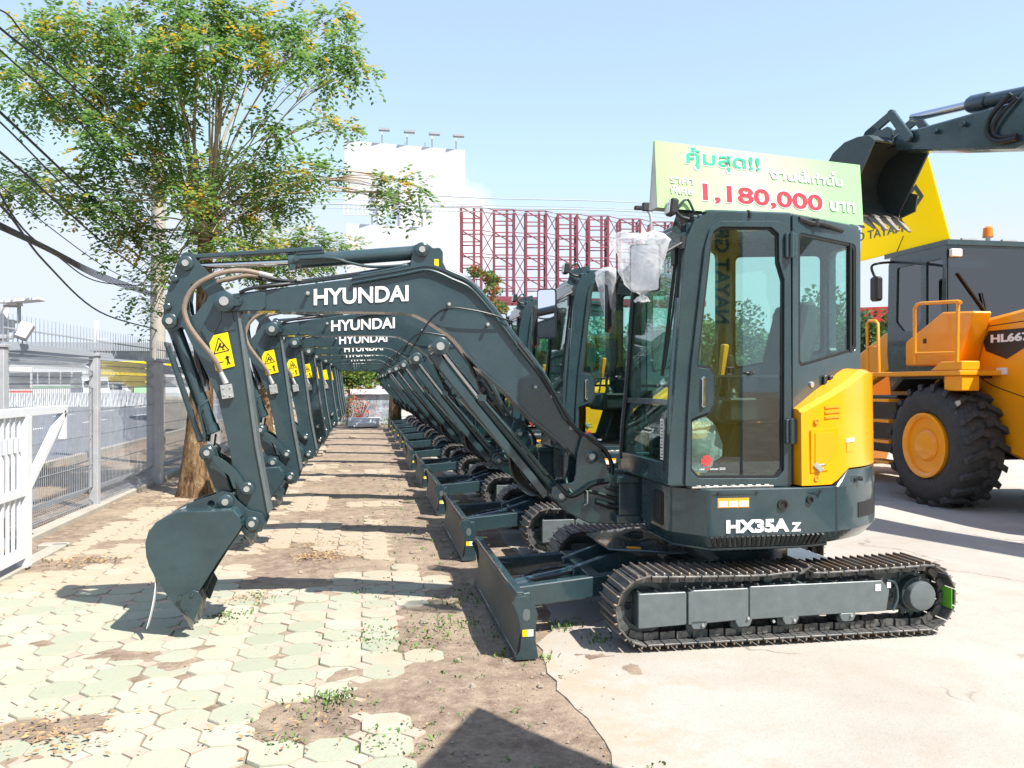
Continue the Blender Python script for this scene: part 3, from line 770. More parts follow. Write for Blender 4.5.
# interior
m = MB()
m.plate([fillet([(2.10,1.30),(2.12,1.40),(2.20,1.42),(2.60,1.38),(2.60,1.28),(2.15,1.26)], .03)], 4.74, 5.22)
m.plate([fillet([(2.55,1.36),(2.66,1.36),(2.80,1.80),(2.79,2.02),(2.71,2.02),(2.66,1.82)], .04)], 4.77, 5.19)
child(m, 'seat', 'seat_fabric', cab, .03)
m = MB(); m.plate([fillet([(2.15,.96),(2.5,.96),(2.5,1.26),(2.25,1.26)], .03)], 4.8, 5.16)
m.b2((2.60,4.76,.96),(2.86,5.18,1.60)); m.b2((2.12,4.60,1.28),(2.55,4.72,1.42)); m.b2((2.12,5.24,1.28),(2.55,5.38,1.42)); m.b2((1.90,5.30,.96),(2.1,5.40,1.36))
child(m, 'console', 'black_plastic', cab, .02)
for y in (4.66, 5.31):
    m = MB(); m.tube([(2.16,y,1.40),(2.14,y,1.50),(2.15,y,1.58)], .012); m.lathe((2.15,y,1.56),(0,0,1),[(0,.016),(.03,.026),(.08,.028),(.11,.022),(.12,.01)],12)
    m.lathe((2.165,y,1.40),(0,0,1),[(0,.05),(.02,.045),(.03,.038),(.05,.036),(.06,.025),(.08,.02)],12); child(m, 'control_lever', 'black_plastic', cab)
m = MB(); m.tube([(2.07,4.66,1.42),(2.09,4.65,1.55)], .008); child(m, 'lever_stem', 'black_plastic', cab)
m = MB(); m.beam((2.092,4.65,1.55),(2.115,4.65,1.74),.03,.035,w1=.05,h1=.04); child(m, 'lever_grip', 'lever_orange', cab, .008)
m = MB()
for y in (5.0,5.12): m.tube([(1.95,y,.96),(1.92,y,1.3),(1.96,y,1.42)], .012)
m.b2((1.85,4.9,.965),(2.0,5.2,.98)); m.b2((1.80,5.2,1.30),(1.86,5.36,1.46)); child(m, 'travel_pedals', 'black_plastic', cab)
m = MB(); bmx = [(1.9,4.7,1.05),(2.02,4.68,1.10),(2.08,4.72,1.22),(1.98,4.78,1.30),(1.88,4.74,1.2)]
rng = random.Random(3)
vs = []; 
for i in range(9):
    for j in range(14):
        th = math.pi*i/8; ph = 2*math.pi*j/14; r = 1+.18*rng.uniform(-1, 1)
        vs.append((1.98+.14*r*math.sin(th)*math.cos(ph), 4.74+.09*r*math.sin(th)*math.sin(ph), 1.14+.16*r*math.cos(th)))
fs = [(i*14+j, i*14+(j+1) % 14, (i+1)*14+(j+1) % 14, (i+1)*14+j) for i in range(8) for j in range(14)]
m.add(vs, fs); child(m, 'plastic_wrap', 'plastic_film', cab, merge=True)
# roof-corner bracket with work light, and mirrors
m = MB(); m.plate([fillet([(1.76,2.40),(1.80,2.52),(1.96,2.56),(1.98,2.50),(1.86,2.36)], .01)], YN+.10, YN+.108)
m.tube([(1.80,YN+.06,2.40),(1.77,YN+.04,2.50),(1.83,YN+.04,2.57),(1.88,YN+.05,2.50)], .008)
bk = child(m, 'lamp_bracket', 'slate_paint', cab, .001)
def lamp(y):
    mm = MB(); c = Vector((1.73, y, 2.515)); M = Matrix.Rotation(.12, 3, 'Y')
    mm.box(c, (.05,.095,.095), M); wl = mm.build('work_light', MATS['black_plastic'], cab, .012)
    mm = MB(); mm.box(c+Vector((-.027,-.0,0)), (.004,.075,.075), M)
    for i in (-1, 1):
        for j in (-1, 1): mm.lathe(c+Vector((-.03,i*.018,j*.018)), (-1,0,0), [(0,.014),(.004,.010)], 10)
    mm.build('lamp_lens', MATS['foil_white'], wl, .002)
    mm = MB(); mm.tube([c+Vector((.02,0,-.02)), c+Vector((.06,.01,-.05)), c+Vector((.11,.02,-.06))], .01); mm.build('lamp_stem', MATS['black_plastic'], wl)
lamp(YN+.015)
def mirror(c, root, ang, lens=True):
    "rear-view mirror: housing, glass, stem"
    c = Vector(c); M = Matrix.Rotation(ang, 3, 'Z')
    mm = MB(); prof = fillet([(-.085,-.215),(.085,-.215),(.085,.215),(-.085,.215)], .03)
    back = [(p[0]*.75, p[1]*.82) for p in prof]
    f = lambda p, h: c+M @ Vector((h, p[0], p[1]))
    mm.loft([[f(p, 0) for p in prof], [f(p, .02) for p in prof], [f(p, .045) for p in back]])
    mi = mm.build('mirror', MATS['black_plastic'], cab, 0, ang=25)
    mm = MB(); g = [(p[0]*.9, p[1]*.95) for p in prof]; mm.loft([[f(p, -.003) for p in g], [f(p, .001) for p in g]]); mm.build('mirror_glass', MATS['mirror_glass'], mi)
    mm = MB(); mm.tube([Vector(root), (Vector(root)+c)/2+Vector((0,0,.03)), c+M @ Vector((.06,.0,.05)), c+M @ Vector((.04,0,.0))], .011); mm.lathe(c+M @ Vector((.03,0,0)), M @ Vector((1,0,0)), [(0,.03),(.03,.026),(.045,.012)], 12)
    mm.b2(tuple(Vector(root)-Vector((.015,.015,.04))), tuple(Vector(root)+Vector((.015,.015,.03))))
    mm.build('mirror_arm', MATS['black_plastic'], mi); return mi
mirN = mirror((1.535, 4.42, 2.11), (1.80, YN+.02, 2.32), R(63)); mirN['which'] = 'near'
mirF = mirror((1.67, 5.62, 2.08), (1.80, YF-.02, 2.34), R(-25)); mirF['which'] = 'far'
for o in (mirN, mirF): del o['which']
# ================================================================ BOOM, ARM, BUCKET  (plane YB)
YNB = YB-.09
def P1(px, py, Y=YNB): x, z = U(px, py, Y); return Vector((x, 0, z))
def pin(mb, px, py, r, y0, y1, Y=YNB, n=20):
    x, z = U(px, py, Y); mb.cyl((x, y0, z), (x, y1, z), r, n=n)
def pins(par, lst, Y=YNB, y0=None, y1=None):
    "bright pin ends in dark bosses; both sides of the machine"
    b = MB(); p = MB()
    for px, py, r, ya, yb in lst:
        x, z = U(px, py, Y)
        b.lathe((x, ya, z), (0, 1, 0), [(0, r*1.0), (.006, r*1.25), (yb-ya-.006, r*1.25), (yb-ya, r)], 20)
        for y, s in ((ya, -1), (yb, 1)): p.cyl((x, y-.002*s, z), (x, y+.005*s, z), r*.55, n=16)
    child(b, 'pin_boss', 'slate_paint', par); child(p, 'pivot_pin', 'pin_steel', par)
# ---- boom
top = [(241,293),(262,290),(305,284.5),(352,278.5),(400,270),(424,265.3),(438,268),(452,274.5),(467.5,281.5),(480,293.5),(497.3,314.5),(518.4,342.6),(543,374),(565.5,415),(580,434),(596,449)]
bot = [(592,464),(580,462),(566,448),(554.8,437),(529.4,416),(506,390.5),(478,366),(455.2,338),(438.3,326),(421.7,316),(403.3,311.2),(340,310),(280,310.5),(241,311)]
bp = Q(top, YNB)+Q(bot, YNB)
m = MB()
core = [(x, z) for x, z in bp]
m.plate([core], YNB+.004, 2*YB-YNB-.004)
boom = child(m, 'boom', 'slate_paint', ex, .008)
# raised edge flanges along top and bottom (weld edges)
m = MB()
for pts in (top[3:-1], bot[2:-1]):
    P = [P1(x, y) for x, y in pts]
    P = smooth_path(P, 3); ring = []
    for i, p in enumerate(P):
        d = (P[min(i+1, len(P)-1)]-P[max(i-1, 0)]).normalized(); nr = Vector((-d.z, 0, d.x))
        ring.append([(q.x, y, q.z) for q, y in ((p+nr*.010, YNB-.006), (p+nr*.010, 2*YB-YNB+.006), (p-nr*.006, 2*YB-YNB+.006), (p-nr*.006, YNB-.006))])
    m.loft(ring)
child(m, 'boom_flange', 'slate_paint', boom)
m = MB(); a = P1(313.8, 305.5); b = P1(408.5, 301.2); 
xd = Vector((b.x-a.x, 0, b.z-a.z)); hh = (P1(314, 289).z-P1(314, 305.5).z)
put_text(m, 'HYUNDAI', 1, (a.x, YNB-.0015, a.z), xd, (0,0,1), bold=.026, depth=.003, fit=xd.length, fith=hh)
child(m, 'lettering', 'white_letter', boom)
# stepped collar at the arm end
m = MB(); m.plate([fillet(Q([(232,294),(262,290.5),(266,294),(266,308),(262,311),(232,311.5)], YNB), .01)], YNB-.014, 2*YB-YNB+.014); child(m, 'boom_nose', 'slate_paint', boom, .006)
pins(boom, [(225.5,302,.050,YNB-.06,2*YB-YNB+.06),(439.7,346.5,.046,YNB-.055,2*YB-YNB+.055)])
m = MB()
x, z = U(237.5, 301, YNB); m.cyl((x, YNB-.05, z), (x, YNB-.0, z), .034, n=16)
for a in range(6): m.cyl((x+.027*math.cos(a), YNB-.056, z+.027*math.sin(a)), (x+.027*math.cos(a), YNB-.05, z+.027*math.sin(a)), .008, n=6)
child(m, 'bolt_cluster', 'slate_paint', boom)
# bosses and hose clamps on the flank
m = MB()
for px, py in ((448.5,305),(487,325),(308,294),(534.5,387)): x, z = U(px, py, YNB); m.lathe((x, YNB+.004, z), (0,-1,0), [(0,.011),(.035,.010),(.04,.013),(.05,.009)], 10)
child(m, 'hose_clamp', 'pin_steel', boom)
m = MB(); P = [(409,353,-.01),(418,338,-.03),(432,318,-.05),(447,309,-.062),(468,310.5,-.062),(490,315,-.05),(505,320,-.03),(513,322,0)]
m.tube([(U(a,b,YNB)[0], YNB+c, U(a,b,YNB)[1]) for a,b,c in P], .006); child(m, 'control_cable', 'rubber_hose', boom)
# pipes on the top edge
m = MB()
for off, yy in ((3.0,.03),(5.5,.06),(8.5,-.012)):
    m.tube([(U(x, y-off if yy > 0 else y+5, YNB)[0], YNB+yy, U(x, y-off if yy > 0 else y+5, YNB)[1]) for x, y in ([(262,290)] if yy > 0 else [])+top[3:14]], .010, k=3)
child(m, 'boom_pipe', 'slate_paint', boom)
m = MB()
for i in range(3):
    o = i*.035
    P = [(258-i*2,274+i),(275,279),(300,281-i),(330,277-i*.5),(360,273)]
    m.tube([(U(a,b,YNB)[0], YNB+.03+o, U(a,b,YNB)[1]) for a,b in P], .011)
for i in range(3):
    P = [(518+i*3,345),(534,366+i*2),(552+i,395),(570+i*2,425),(588,440+i*3),(604,452),(611+i*2,470),(606,486)]
    m.tube([(U(a,b,YNB)[0], YNB-.012+i*.03-(.03 if 3<k<6 else 0), U(a,b,YNB)[1]+.01) for k,(a,b) in enumerate(P)], .013)
child(m, 'hydraulic_hose', 'rubber_hose', boom)
m = MB()
for a,b in ((299,279),(519,347),(553,396),(572,428)): x, z = U(a,b,YNB); m.b2((x-.015, YNB+.0, z-.012),(x+.015, YNB+.12, z+.022))
child(m, 'pipe_clamp', 'pin_steel', boom, .003)
# bracket for the arm cylinder on top of the boom
m = MB(); br = fillet(Q([(409,272),(412,256),(416,245.5),(426,242.5),(433,248),(440,247.5),(443,252),(443,262),(449,275),(430,268),(420,268)], YNB), .015)
for y in (YNB+.005, 2*YB-YNB-.03): m.plate([br], y, y+.025)
child(m, 'cylinder_bracket', 'slate_paint', boom, .003)
pins(boom, [(422,249.7,.036,YNB-.02,2*YB-YNB+.02)])
m = MB(); x, z = U(436.5, 263.5, YNB); m.b2((x-.014, YNB+.001, z-.028),(x+.014, YNB+.004, z+.028)); child(m, 'warning_sticker', 'sticker_yellow', boom)
# ---- arm cylinder (on top)
def V(px, py, y=YB, Y=YNB): x, z = U(px, py, Y); return Vector((x, y, z))
def cylinder(name, p0, p1, p2, rb, rr, par=ex, gland=.05):
    "barrel p0->p1, rod p1->p2"
    m = MB(); m.cyl(p0, p1, rb, n=24); d = (p1-p0).normalized()
    m.lathe(p1-d*gland, d, [(0, rb*1.14), (gland*.9, rb*1.14), (gland, rb*.95)], 24)
    m.lathe(p0-d*.02, d, [(0, rb*.8), (.02, rb*1.05), (.06, rb*1.05)], 20)
    m.cyl(p0-Vector((0,.055,0)), p0+Vector((0,.055,0)), rb*1.05, n=20)
    c = child(m, name, 'slate_paint', par)
    m = MB(); m.cyl(p1, p2, rr, n=20); m.cyl(p2-Vector((0,.05,0)), p2+Vector((0,.05,0)), rr*1.7, n=20); child(m, 'piston_rod', 'chrome', c); return c
cy = cylinder('arm_cylinder', V(420,250.3), V(287,260.2), V(190,264.3), .046, .021)
m = MB(); m.beam(V(322,246.8), V(184,255.5), .085, .026); m.beam(V(324,249.5), V(296,251.4), .07, .03)
child(m, 'rod_guard', 'slate_paint', cy, .004)
m = MB(); m.tube([V(297,257.5,YB-.05), V(330,257,YB-.055), V(350,262,YB-.055), V(372,266,YB-.055), V(402,264.5,YB-.05), V(416,262,YB-.03)], .009); m.lathe(V(296,257.5,YB-.03), (0,-1,0), [(0,.02),(.03,.018)])
x = V(292,266,YB-.05); m.box(x, (.035,.02,.03)); child(m, 'feed_pipe', 'slate_paint', cy)
# ---- boom cylinders below: barrel low, rod to the boom
cy = cylinder('boom_cylinder', V(559.5,494), V(480,398.5), V(440.5,348), .040, .022)
m = MB()
for s in (-.05, .05):
    m.beam(V(433,354,YB+s), V(548,497,YB+s), .012, .05)
m.beam(V(437,358), V(543,491), .10, .010)
m.beam(V(462,398), V(510,452), .085, .028)
child(m, 'rod_guard', 'slate_paint', cy, .003)
m = MB(); m.tube([V(484,400,YB-.05), V(520,442,YB-.055), V(548,476,YB-.05)], .010); m.box(V(483,398,YB-.045), (.05,.03,.04)); child(m, 'feed_pipe', 'slate_paint', cy)
m = MB(); m.box(V(527,450.5,YB-.0385), (.06,.006,.02), Matrix.Rotation(.87, 3, 'Y')); child(m, 'white_patch', 'sticker_white', cy)
m = MB()
for i in range(4):
    P = [(466+i*2,352+i),(476,372),(484+i*2,390),(496,404),(508,424+i*2),(512,452),(518+i*3,480),(545,500)]
    m.tube([V(a,b,YB+.02+i*.022) for a,b in P], .011)
for a,b in ((484,390),(497,402),(480,378)): m.box(V(a,b,YB-.0), (.03,.05,.04), Matrix.Rotation(.8, 3, 'Y'))
child(m, 'hydraulic_hose', 'rubber_hose', boom)
# ---- swing bracket
m = MB()
sb = fillet(Q([(577.5,452),(582,436),(590,432),(598,440),(609,473),(617,478),(626,481),(624,524),(588,523),(568,513),(551,497),(552,487),(562,484),(574,482),(576,470)], YNB-.03), .012)
for y0, y1 in ((YNB-.045, YNB-.015), (2*YB-YNB+.015, 2*YB-YNB+.045)): m.plate([sb], y0, y1)
x0, z0 = U(600, 486, YNB); m.b2((x0-.14, YNB-.014, z0-.17),(x0-.02, 2*YB-YNB+.014, z0-.0)); m.cyl((x0+.07,YB,z0-.25),(x0+.07,YB,z0+.02),.055)
sw = child(m, 'swing_bracket', 'slate_paint', ex, .006)
pins(sw, [(589.7,455.8,.036,YNB-.055,2*YB-YNB+.055),(559.5,494.8,.034,YNB-.055,2*YB-YNB+.055)])
m = MB(); a = V(556,484,YNB-.03); m.tube([a, V(566,494,YNB-.06), V(576,492,YNB-.06), V(590,483,YNB-.06), V(606,480,YNB-.05)], .018)
m.tube([V(572,470,YB), V(566,480,YNB), V(570,492,YNB-.05), V(585,490,YNB-.055), V(615,498,YNB-.05)], .013)
child(m, 'hydraulic_hose', 'rubber_hose', sw)
m = MB(); m.tube([V(583,489,YNB-.07), V(584.5,490,YNB-.075), V(584.5,502,YNB-.075), V(582,504,YNB-.06)], .005, smooth=False); child(m, 'lock_pin', 'pin_steel', sw)
# ---- arm (dipper)
YA = YB-.068
armp = fillet(Q([(183,252.5),(190,252),(197,260),(225,291),(235,296),(237.5,311),(246,374),(255.8,445),(268,513),(263,524),(252,531),(243,524),(238,500),(229,446),(218.3,399),(203,366),(190,341),(183,326),(176,330),(167,330),(162.5,323),(164.5,300),(173.5,274),(177,262)], YA), [.02]*24)
slot = fillet(Q([(190.5,283.5),(198,283.8),(208,295),(207,300),(191,319),(188.5,300)], YA), .02)
m = MB(); m.plate([armp, slot], YA, YA+.016); m.plate([armp, slot], 2*YB-YA-.016, 2*YB-YA)
inner = Q([(206,326),(235,313),(244,374),(254,445),(264,505),(252,515),(244,510),(234,446),(224,399),(209,366)], YA)
m.plate([inner], YA+.0155, 2*YB-YA-.0155)
arm = child(m, 'arm', 'slate_paint', ex, .004)
m = MB(); P = [P1(238.2,311), P1(246.5,374), P1(256.5,445), P1(269,513)]
rg = []
for i, p in enumerate(P):
    d = (P[min(i+1, 3)]-P[max(i-1, 0)]).normalized(); nr = Vector((-d.z, 0, d.x))
    rg.append([(q.x, y, q.z) for q, y in ((p+nr*.006, YA-.012), (p+nr*.006, 2*YB-YA+.012), (p-nr*.012, 2*YB-YA+.012), (p-nr*.012, YA-.012))])
m.loft(rg); child(m, 'arm_flange', 'guard_and_lit_edge_paint', arm, .003)  # paler than the arm: the sunlit grey of this edge is put into its colour
m = MB(); m.plate([fillet(Q([(201,330),(217,306),(222,305),(222,320),(209,345)], YA), .01)], YA-.010, YA+.001); m.plate([fillet(Q([(209,350),(211,318),(219,306),(232,308),(236,330),(214,334)], YA), .01)], YA-.006, YA+.001)
child(m, 'doubler_plate', 'slate_paint', arm, .003)
pins(arm, [(186.2,263.5,.036,YA-.028,2*YB-YA+.028),(170.2,321.1,.036,YA-.028,2*YB-YA+.028),(253.75,521.3,.034,YB-.17,YB+.17)], YA)
m = MB()
for px, py in ((175,279),(168,307)): x, z = U(px, py, YA); m.lathe((x, YA, z), (0,-1,0), [(0,.024),(.03,.022),(.035,.015)], 12)
child(m, 'stop_boss', 'slate_paint', arm)
# warning sticker: yellow, black triangle and figure
m = MB(); sc = Q([(208,336.6),(228,332.2),(235,366),(216,371)], YA); m.plate([sc], YA-.0025-.006, YA-.0005-.006); st = child(m, 'warning_sticker', 'sticker_yellow', arm)
def sp(u, v):  # sticker coordinates
    a = Vector(sc[0])*(1-u)+Vector(sc[1])*u; b = Vector(sc[3])*(1-u)+Vector(sc[2])*u; return a*(1-v)+b*v
m = MB()
def stroke(pts, w=.005):
    for a, b in zip(pts, pts[1:]):
        p, q = sp(*a), sp(*b); m.beam((p.x, YA-.0095, p.y), (q.x, YA-.0095, q.y), .001, w, up=(0,0,1) if abs((q-p).x) > abs((q-p).y) else (1,0,0))
stroke([(.12,.52),(.5,.10),(.88,.52),(.12,.52)], .006)
stroke([(.30,.46),(.45,.34),(.62,.40),(.7,.30)], .010); stroke([(.45,.34),(.55,.26)], .012); stroke([(.55,.44),(.68,.46)], .008)
stroke([(.2,.8),(.5,.8)], .005); stroke([(.72,.66),(.72,.80)], .014); stroke([(.72,.80),(.66,.92)], .007); stroke([(.72,.80),(.80,.92)], .007); stroke([(.6,.72),(.84,.70)], .006)
child(m, 'pictogram', 'sticker_black', st)
# hoses round the elbow
Yh = YA-.05
m = MB(); P = [(259,273.5,.02),(246,271.5,.0),(232,272,-.01),(219,275,-.02),(208.8,279.7,-.03),(198,286.5,-.03),(190,297,-.03),(186.4,308.4,-.03),(187.5,317,-.03),(192,328,-.03),(202,342,-.02),(211,353,-.01),(217,362,.0),(221,372,.02)]
m.tube([(U(a,b,YA)[0], YA-.03+c, U(a,b,YA)[1]) for a,b,c in P], .0155, n=10)
P = [(262,276,.08),(246,275,.07),(230,278,.07),(218,281,.07),(208,290,.08),(202,305,.08),(200,322,.06)]
m.tube([(U(a,b,YA)[0], YA-.03+c, U(a,b,YA)[1]) for a,b,c in P], .0145, n=10)
child(m, 'sleeved_hose', 'tan_hose', arm)
m = MB(); m.cyl(V(221,372,YA-.012,YA), V(226.5,384,YA-.012,YA), .014, .019); c = V(227.5,391.5,YA-.016,YA); M = Matrix.Rotation(-.16, 3, 'Y'); m.box(c, (.068,.035,.085), M)
for dx, dz in ((-.02,.02),(.02,.024),(-.015,-.02),(.02,-.025)): m.cyl(c+Vector((dx,-.022,dz)), c+Vector((dx,-.017,dz)), .007, n=8)
m.cyl(V(259,273.5,YA-.01,YA), V(273,277,YA-.01,YA), .017); m.cyl(V(262,277,YA+.04,YA), V(276,279,YA+.04,YA), .016)
child(m, 'hose_fitting', 'pin_steel', arm, .003)
m = MB()
for i in range(3):
    P = [(188+i*2,330,.03),(193+i*2,343,.03),(197+i*2,360,.02),(201+i*2,376,.02),(203+i,386,.02)]
    m.tube([(U(a,b,YA)[0], YA+c+.02*i, U(a,b,YA)[1]) for a,b,c in P], .012)
m.tube([V(240,293,YNB-.02), V(250,289,YNB-.02), V(270,286,YNB-.015), V(290,283.5,YNB+.01)], .011)
child(m, 'hydraulic_hose', 'rubber_hose', arm)
m = MB(); m.cyl(V(203,380,YB-.02,YA), V(206,391,YB-.02,YA), .018); child(m, 'hose_end', 'pin_steel', arm)
# ---- bucket cylinder
cy = cylinder('bucket_cylinder', V(171,324,YB,YA), V(211,434,YB,YA), V(208.6,451,YB,YA), .043, .024)
m = MB(); m.beam(V(164.3,342,YB,YA), V(198,441,YB,YA), .13, .014, up=(1,0,0)); m.beam(V(167.3,346,YB-.06,YA), V(200,441,YB-.06,YA), .010, .03)
m.box(V(201,438,YB,YA), (.05,.12,.05)); child(m, 'rod_guard', 'slate_paint', cy, .003)
m = MB(); m.tube([V(208,400,YA-.01,YA), V(204,404,YA-.03,YA), V(200,408,YA-.03,YA), V(203,425,YA-.02,YA), V(205,434,YA-.01,YA)], .007); child(m, 'feed_pipe', 'slate_paint', cy)
# ---- linkage
m = MB()
arcp = []
P0, P2 = Vector(U(208.3,452.2,YA)), Vector(U(247.8,488,YA)); Pm = Vector(U(236,460,YA)); Pl = Vector(U(225,474,YA))
up_ = [(P0*(1-t)**2+Pm*2*t*(1-t)+P2*t*t) for t in [i/8 for i in range(9)]]; lo_ = [(P0*(1-t)**2+Pl*2*t*(1-t)+P2*t*t) for t in [i/8 for i in range(9)]]
gl = [(p.x, p.y) for p in up_]+[(p.x, p.y) for p in reversed(lo_)]
for y0, y1 in ((YA-.045, YA-.027), (2*YB-YA+.027, 2*YB-YA+.045)): m.plate([gl], y0, y1); m.plate([circle(P0, .046)], y0-.001, y1+.001); m.plate([circle(P2, .044)], y0-.001, y1+.001)
gd = child(m, 'guide_link', 'slate_paint', ex, .003)
pins(gd, [(208.3,452.2,.032,YA-.055,2*YB-YA+.055),(247.8,488,.032,YA-.055,2*YB-YA+.055)], YA)
m = MB()
for y0, y1 in ((YB-.055, YB-.035), (YB+.035, YB+.055)): m.plate([capsule(U(208.3,452.2,YA), U(226.4,501,YA), .045, .043)], y0, y1)
m.beam(V(212,462,YB,YA), V(223,492,YB,YA), .07, .05); child(m, 'bucket_link', 'slate_paint', ex, .003)
# ---- bucket
BY0, BY1 = YB-.245, YB+.245
sidep = Q([(179,511.9),(208,511.5),(233.75,510.3),(240,518),(242,526),(237,534),(218,561),(198.6,592),(192,608),(187,617),(181,613),(168,597),(155.6,578.4),(149,566),(146.25,556.6),(145.2,544),(148,533),(155.6,522.8),(169.7,515)], BY0)
m = MB()
m.plate([sidep], BY0, BY0+.014); m.plate([sidep], BY1-.014, BY1)
# shell: outer edge of the side from mouth top round the back to the lip
sh = sidep[3:0:-1]+[sidep[0]]+sidep[:11:-1]+[sidep[11], sidep[10], sidep[9]] if False else [sidep[3],sidep[2],sidep[1],sidep[0],sidep[18],sidep[17],sidep[16],sidep[15],sidep[14],sidep[13],sidep[12],sidep[11],sidep[10],sidep[9]]
cz = Vector(U(200, 550, BY0))
inn = []
for i, p in enumerate(sh):
    a = Vector(sh[max(i-1, 0)]); b = Vector(sh[min(i+1, len(sh)-1)]); d = (b-a).normalized(); nr = Vector((-d.y, d.x))
    if nr.dot(cz-Vector(p)) < 0: nr = -nr
    inn.append(tuple(Vector(p)+nr*.014))
out2 = [tuple(Vector(p)-(Vector(q)-Vector(p))*.12) for p, q in zip(sh, inn)]
rings = [[(a[0], BY0+.003, a[1]), (a[0], BY1-.003, a[1]), (b[0], BY1-.003, b[1]), (b[0], BY0+.003, b[1])] for a, b in zip(out2, inn)]
m.loft(rings)
bk = child(m, 'bucket', 'slate_paint', ex, .003)
m = MB()
ear = fillet(Q([(186,512),(187,504),(200,499.5),(215,494.5),(222,491),(232,493),(238,501),(249,510),(262,513),(266,522),(262,531),(252,533),(243,527),(238,514)], YB-.1), .01)
eh = circle(U(211.5,503.5,YB-.1), .022, 12)
for y0, y1 in ((YB-.115, YB-.095), (YB+.095, YB+.115)): m.plate([ear, eh], y0, y1)
x, z = U(198, 507, YB); m.b2((x-.09, YB-.094, z-.03),(x+.02, YB+.094, z-.0)); m.beam(V(240,520,BY0+.05), V(240,520,BY1-.05), .07, .03)
child(m, 'bucket_ear', 'slate_paint', bk, .003)
pins(bk, [(226.4,501,.036,YB-.15,YB+.15)], YB-.1)
m = MB()
cutp = fillet(Q([(181,597),(193,589.5),(198.6,591),(203,599),(198,612),(194.5,621),(188,616),(181,606)], BY0), .008)
m.plate([cutp], BY0-.016, BY0-.001); m.plate([cutp], BY1+.001, BY1+.016)
for px, py in ((180.5,597.5),(192.5,594.5),(185.5,607.5)):
    x, z = U(px, py, BY0); m.cyl((x, BY0-.024, z), (x, BY0-.016, z), .013, n=6); m.cyl((x, BY1+.016, z), (x, BY1+.024, z), .013, n=6)
child(m, 'side_cutter', 'slate_paint', bk, .002)
for i in range(4):
    y = BY0+.045+i*(BY1-BY0-.09)/3
    a = V(184,608,y,BY0); b = V(188.6,619,y,BY0); c = V(190.5,631,y,BY0); c.z = max(c.z, .012)
    m = MB(); m.beam(a, b, .055, .05, up=(1,0,0)); m.beam(b-(b-a)*.2, c, .045, .042, up=(1,0,0), w1=.03, h1=.010); child(m, 'tooth', 'bare_steel', bk, .003)
# ---- labels for the row: made after the copies below
# ================================================================ THE ROW
SPAN = 2.53; NEX = 10
words = ['first and nearest','second','third','fourth','fifth','sixth','seventh','eighth','ninth','tenth','eleventh','twelfth and farthest']
machines = [ex]; auto_split(ex)
tag(ex, 'nearest dark green mini excavator in the row, the green price board on its cab roof', 'excavator', EXG)
# children the far copies do not need (hidden or under a pixel there)
far_skip = ('green_sticker','paper_label','small_label','body_bolt','panel_gap','cover_seam','bolt_heads','bolt_cluster','decal_lettering','round_decal','notice_print','paper_notice','window_latch','stop_boss','lock_cap','cover_bolt','panel_latch','label_patch','cooling_slots','hose_end','step_plate','service_opening','battery_box','key_lock','air_vent','travel_pedals','plastic_wrap','lever_grip','lever_stem','carrier_roller','skirt_ribs','sticker_fields','lock_pin','pictogram','white_patch')
rj = random.Random(11)
for i in range(1, NEX):
    c = copy_tree(ex, None, far_skip if i > 3 else (('plastic_wrap','paper_notice') if i > 0 else ()))
    c.rotation_euler.z = rj.uniform(-.009, .009)
    c.location = (OX+rj.uniform(-.035, .035), OY+SPAN*i+rj.uniform(-.03, .03), 0)
    lab = {1: 'dark green mini excavator directly behind the one carrying the price board',
           NEX-1: 'last mini excavator at the far end of the row, nearest the boundary wall'}.get(i, 'dark slate green mini excavator, %s from the camera in the parked row' % words[i])
    tag(c, lab, 'excavator', EXG); machines.append(c)
# bags tied over the mirrors of the nearest machine
def kids(o, name): return [c for c in o.children_recursive if c.name.split('.')[0] == name]
def bag(c, rx, ry, h, seed, parent, tail=True, tilt=0):
    r = random.Random(seed); c = Vector(c); m = MB(); n = 22; rings = []
    for k, (t, w) in enumerate(((0,.55),(.04,1.05),(.15,1.02),(.35,.98),(.6,.9),(.8,.72),(.92,.42),(.97,.12),(1.0,.10),(1.04,.24),(1.10,.34))[:None if tail else 9]):
        ring = []
        for i in range(n):
            a = 2*math.pi*i/n; f = w*(1+.09*math.sin(5*a+k*1.1+seed)+.06*r.uniform(-1, 1))
            wx = 1+.35*(1-t)*(1 if math.cos(a) < 0 else .2)*(1 if k < 3 else .3)
            ring.append(c+Vector((rx*f*math.cos(a)*wx+tilt*t, ry*f*math.sin(a), h*(.5-t)+.02*r.uniform(-1, 1)*(1 if k < 3 else .3))))
        rings.append(ring)
    m.loft(rings, caps=False); m.add(rings[0], [tuple(range(n))])
    return child(m, 'plastic_bag', 'plastic_film', parent, ang=80)
for mi in kids(ex, 'mirror'):
    if mi.parent.name.startswith('cab_frame'):
        near = min((mi.matrix_world if False else mi).data.vertices, key=lambda v: v.co.y).co.y+OY < 5.0
        if near:
            for c_ in [mi]+list(mi.children):
                c_.data = c_.data.copy()
                if c_.name.startswith('mirror_arm'): continue
                for v_ in c_.data.vertices: v_.co.z = 2.15+(v_.co.z-2.11)*.62
                if c_.name.startswith('mirror_glass'): c_.data.materials[0] = MATS['far_grey']
            bag((1.52, 4.42, 2.165), .13, .12, .34, 2, mi)
        else: bag((1.67, 5.62, 2.13), .055, .11, .34, 5, mi, tilt=.02)
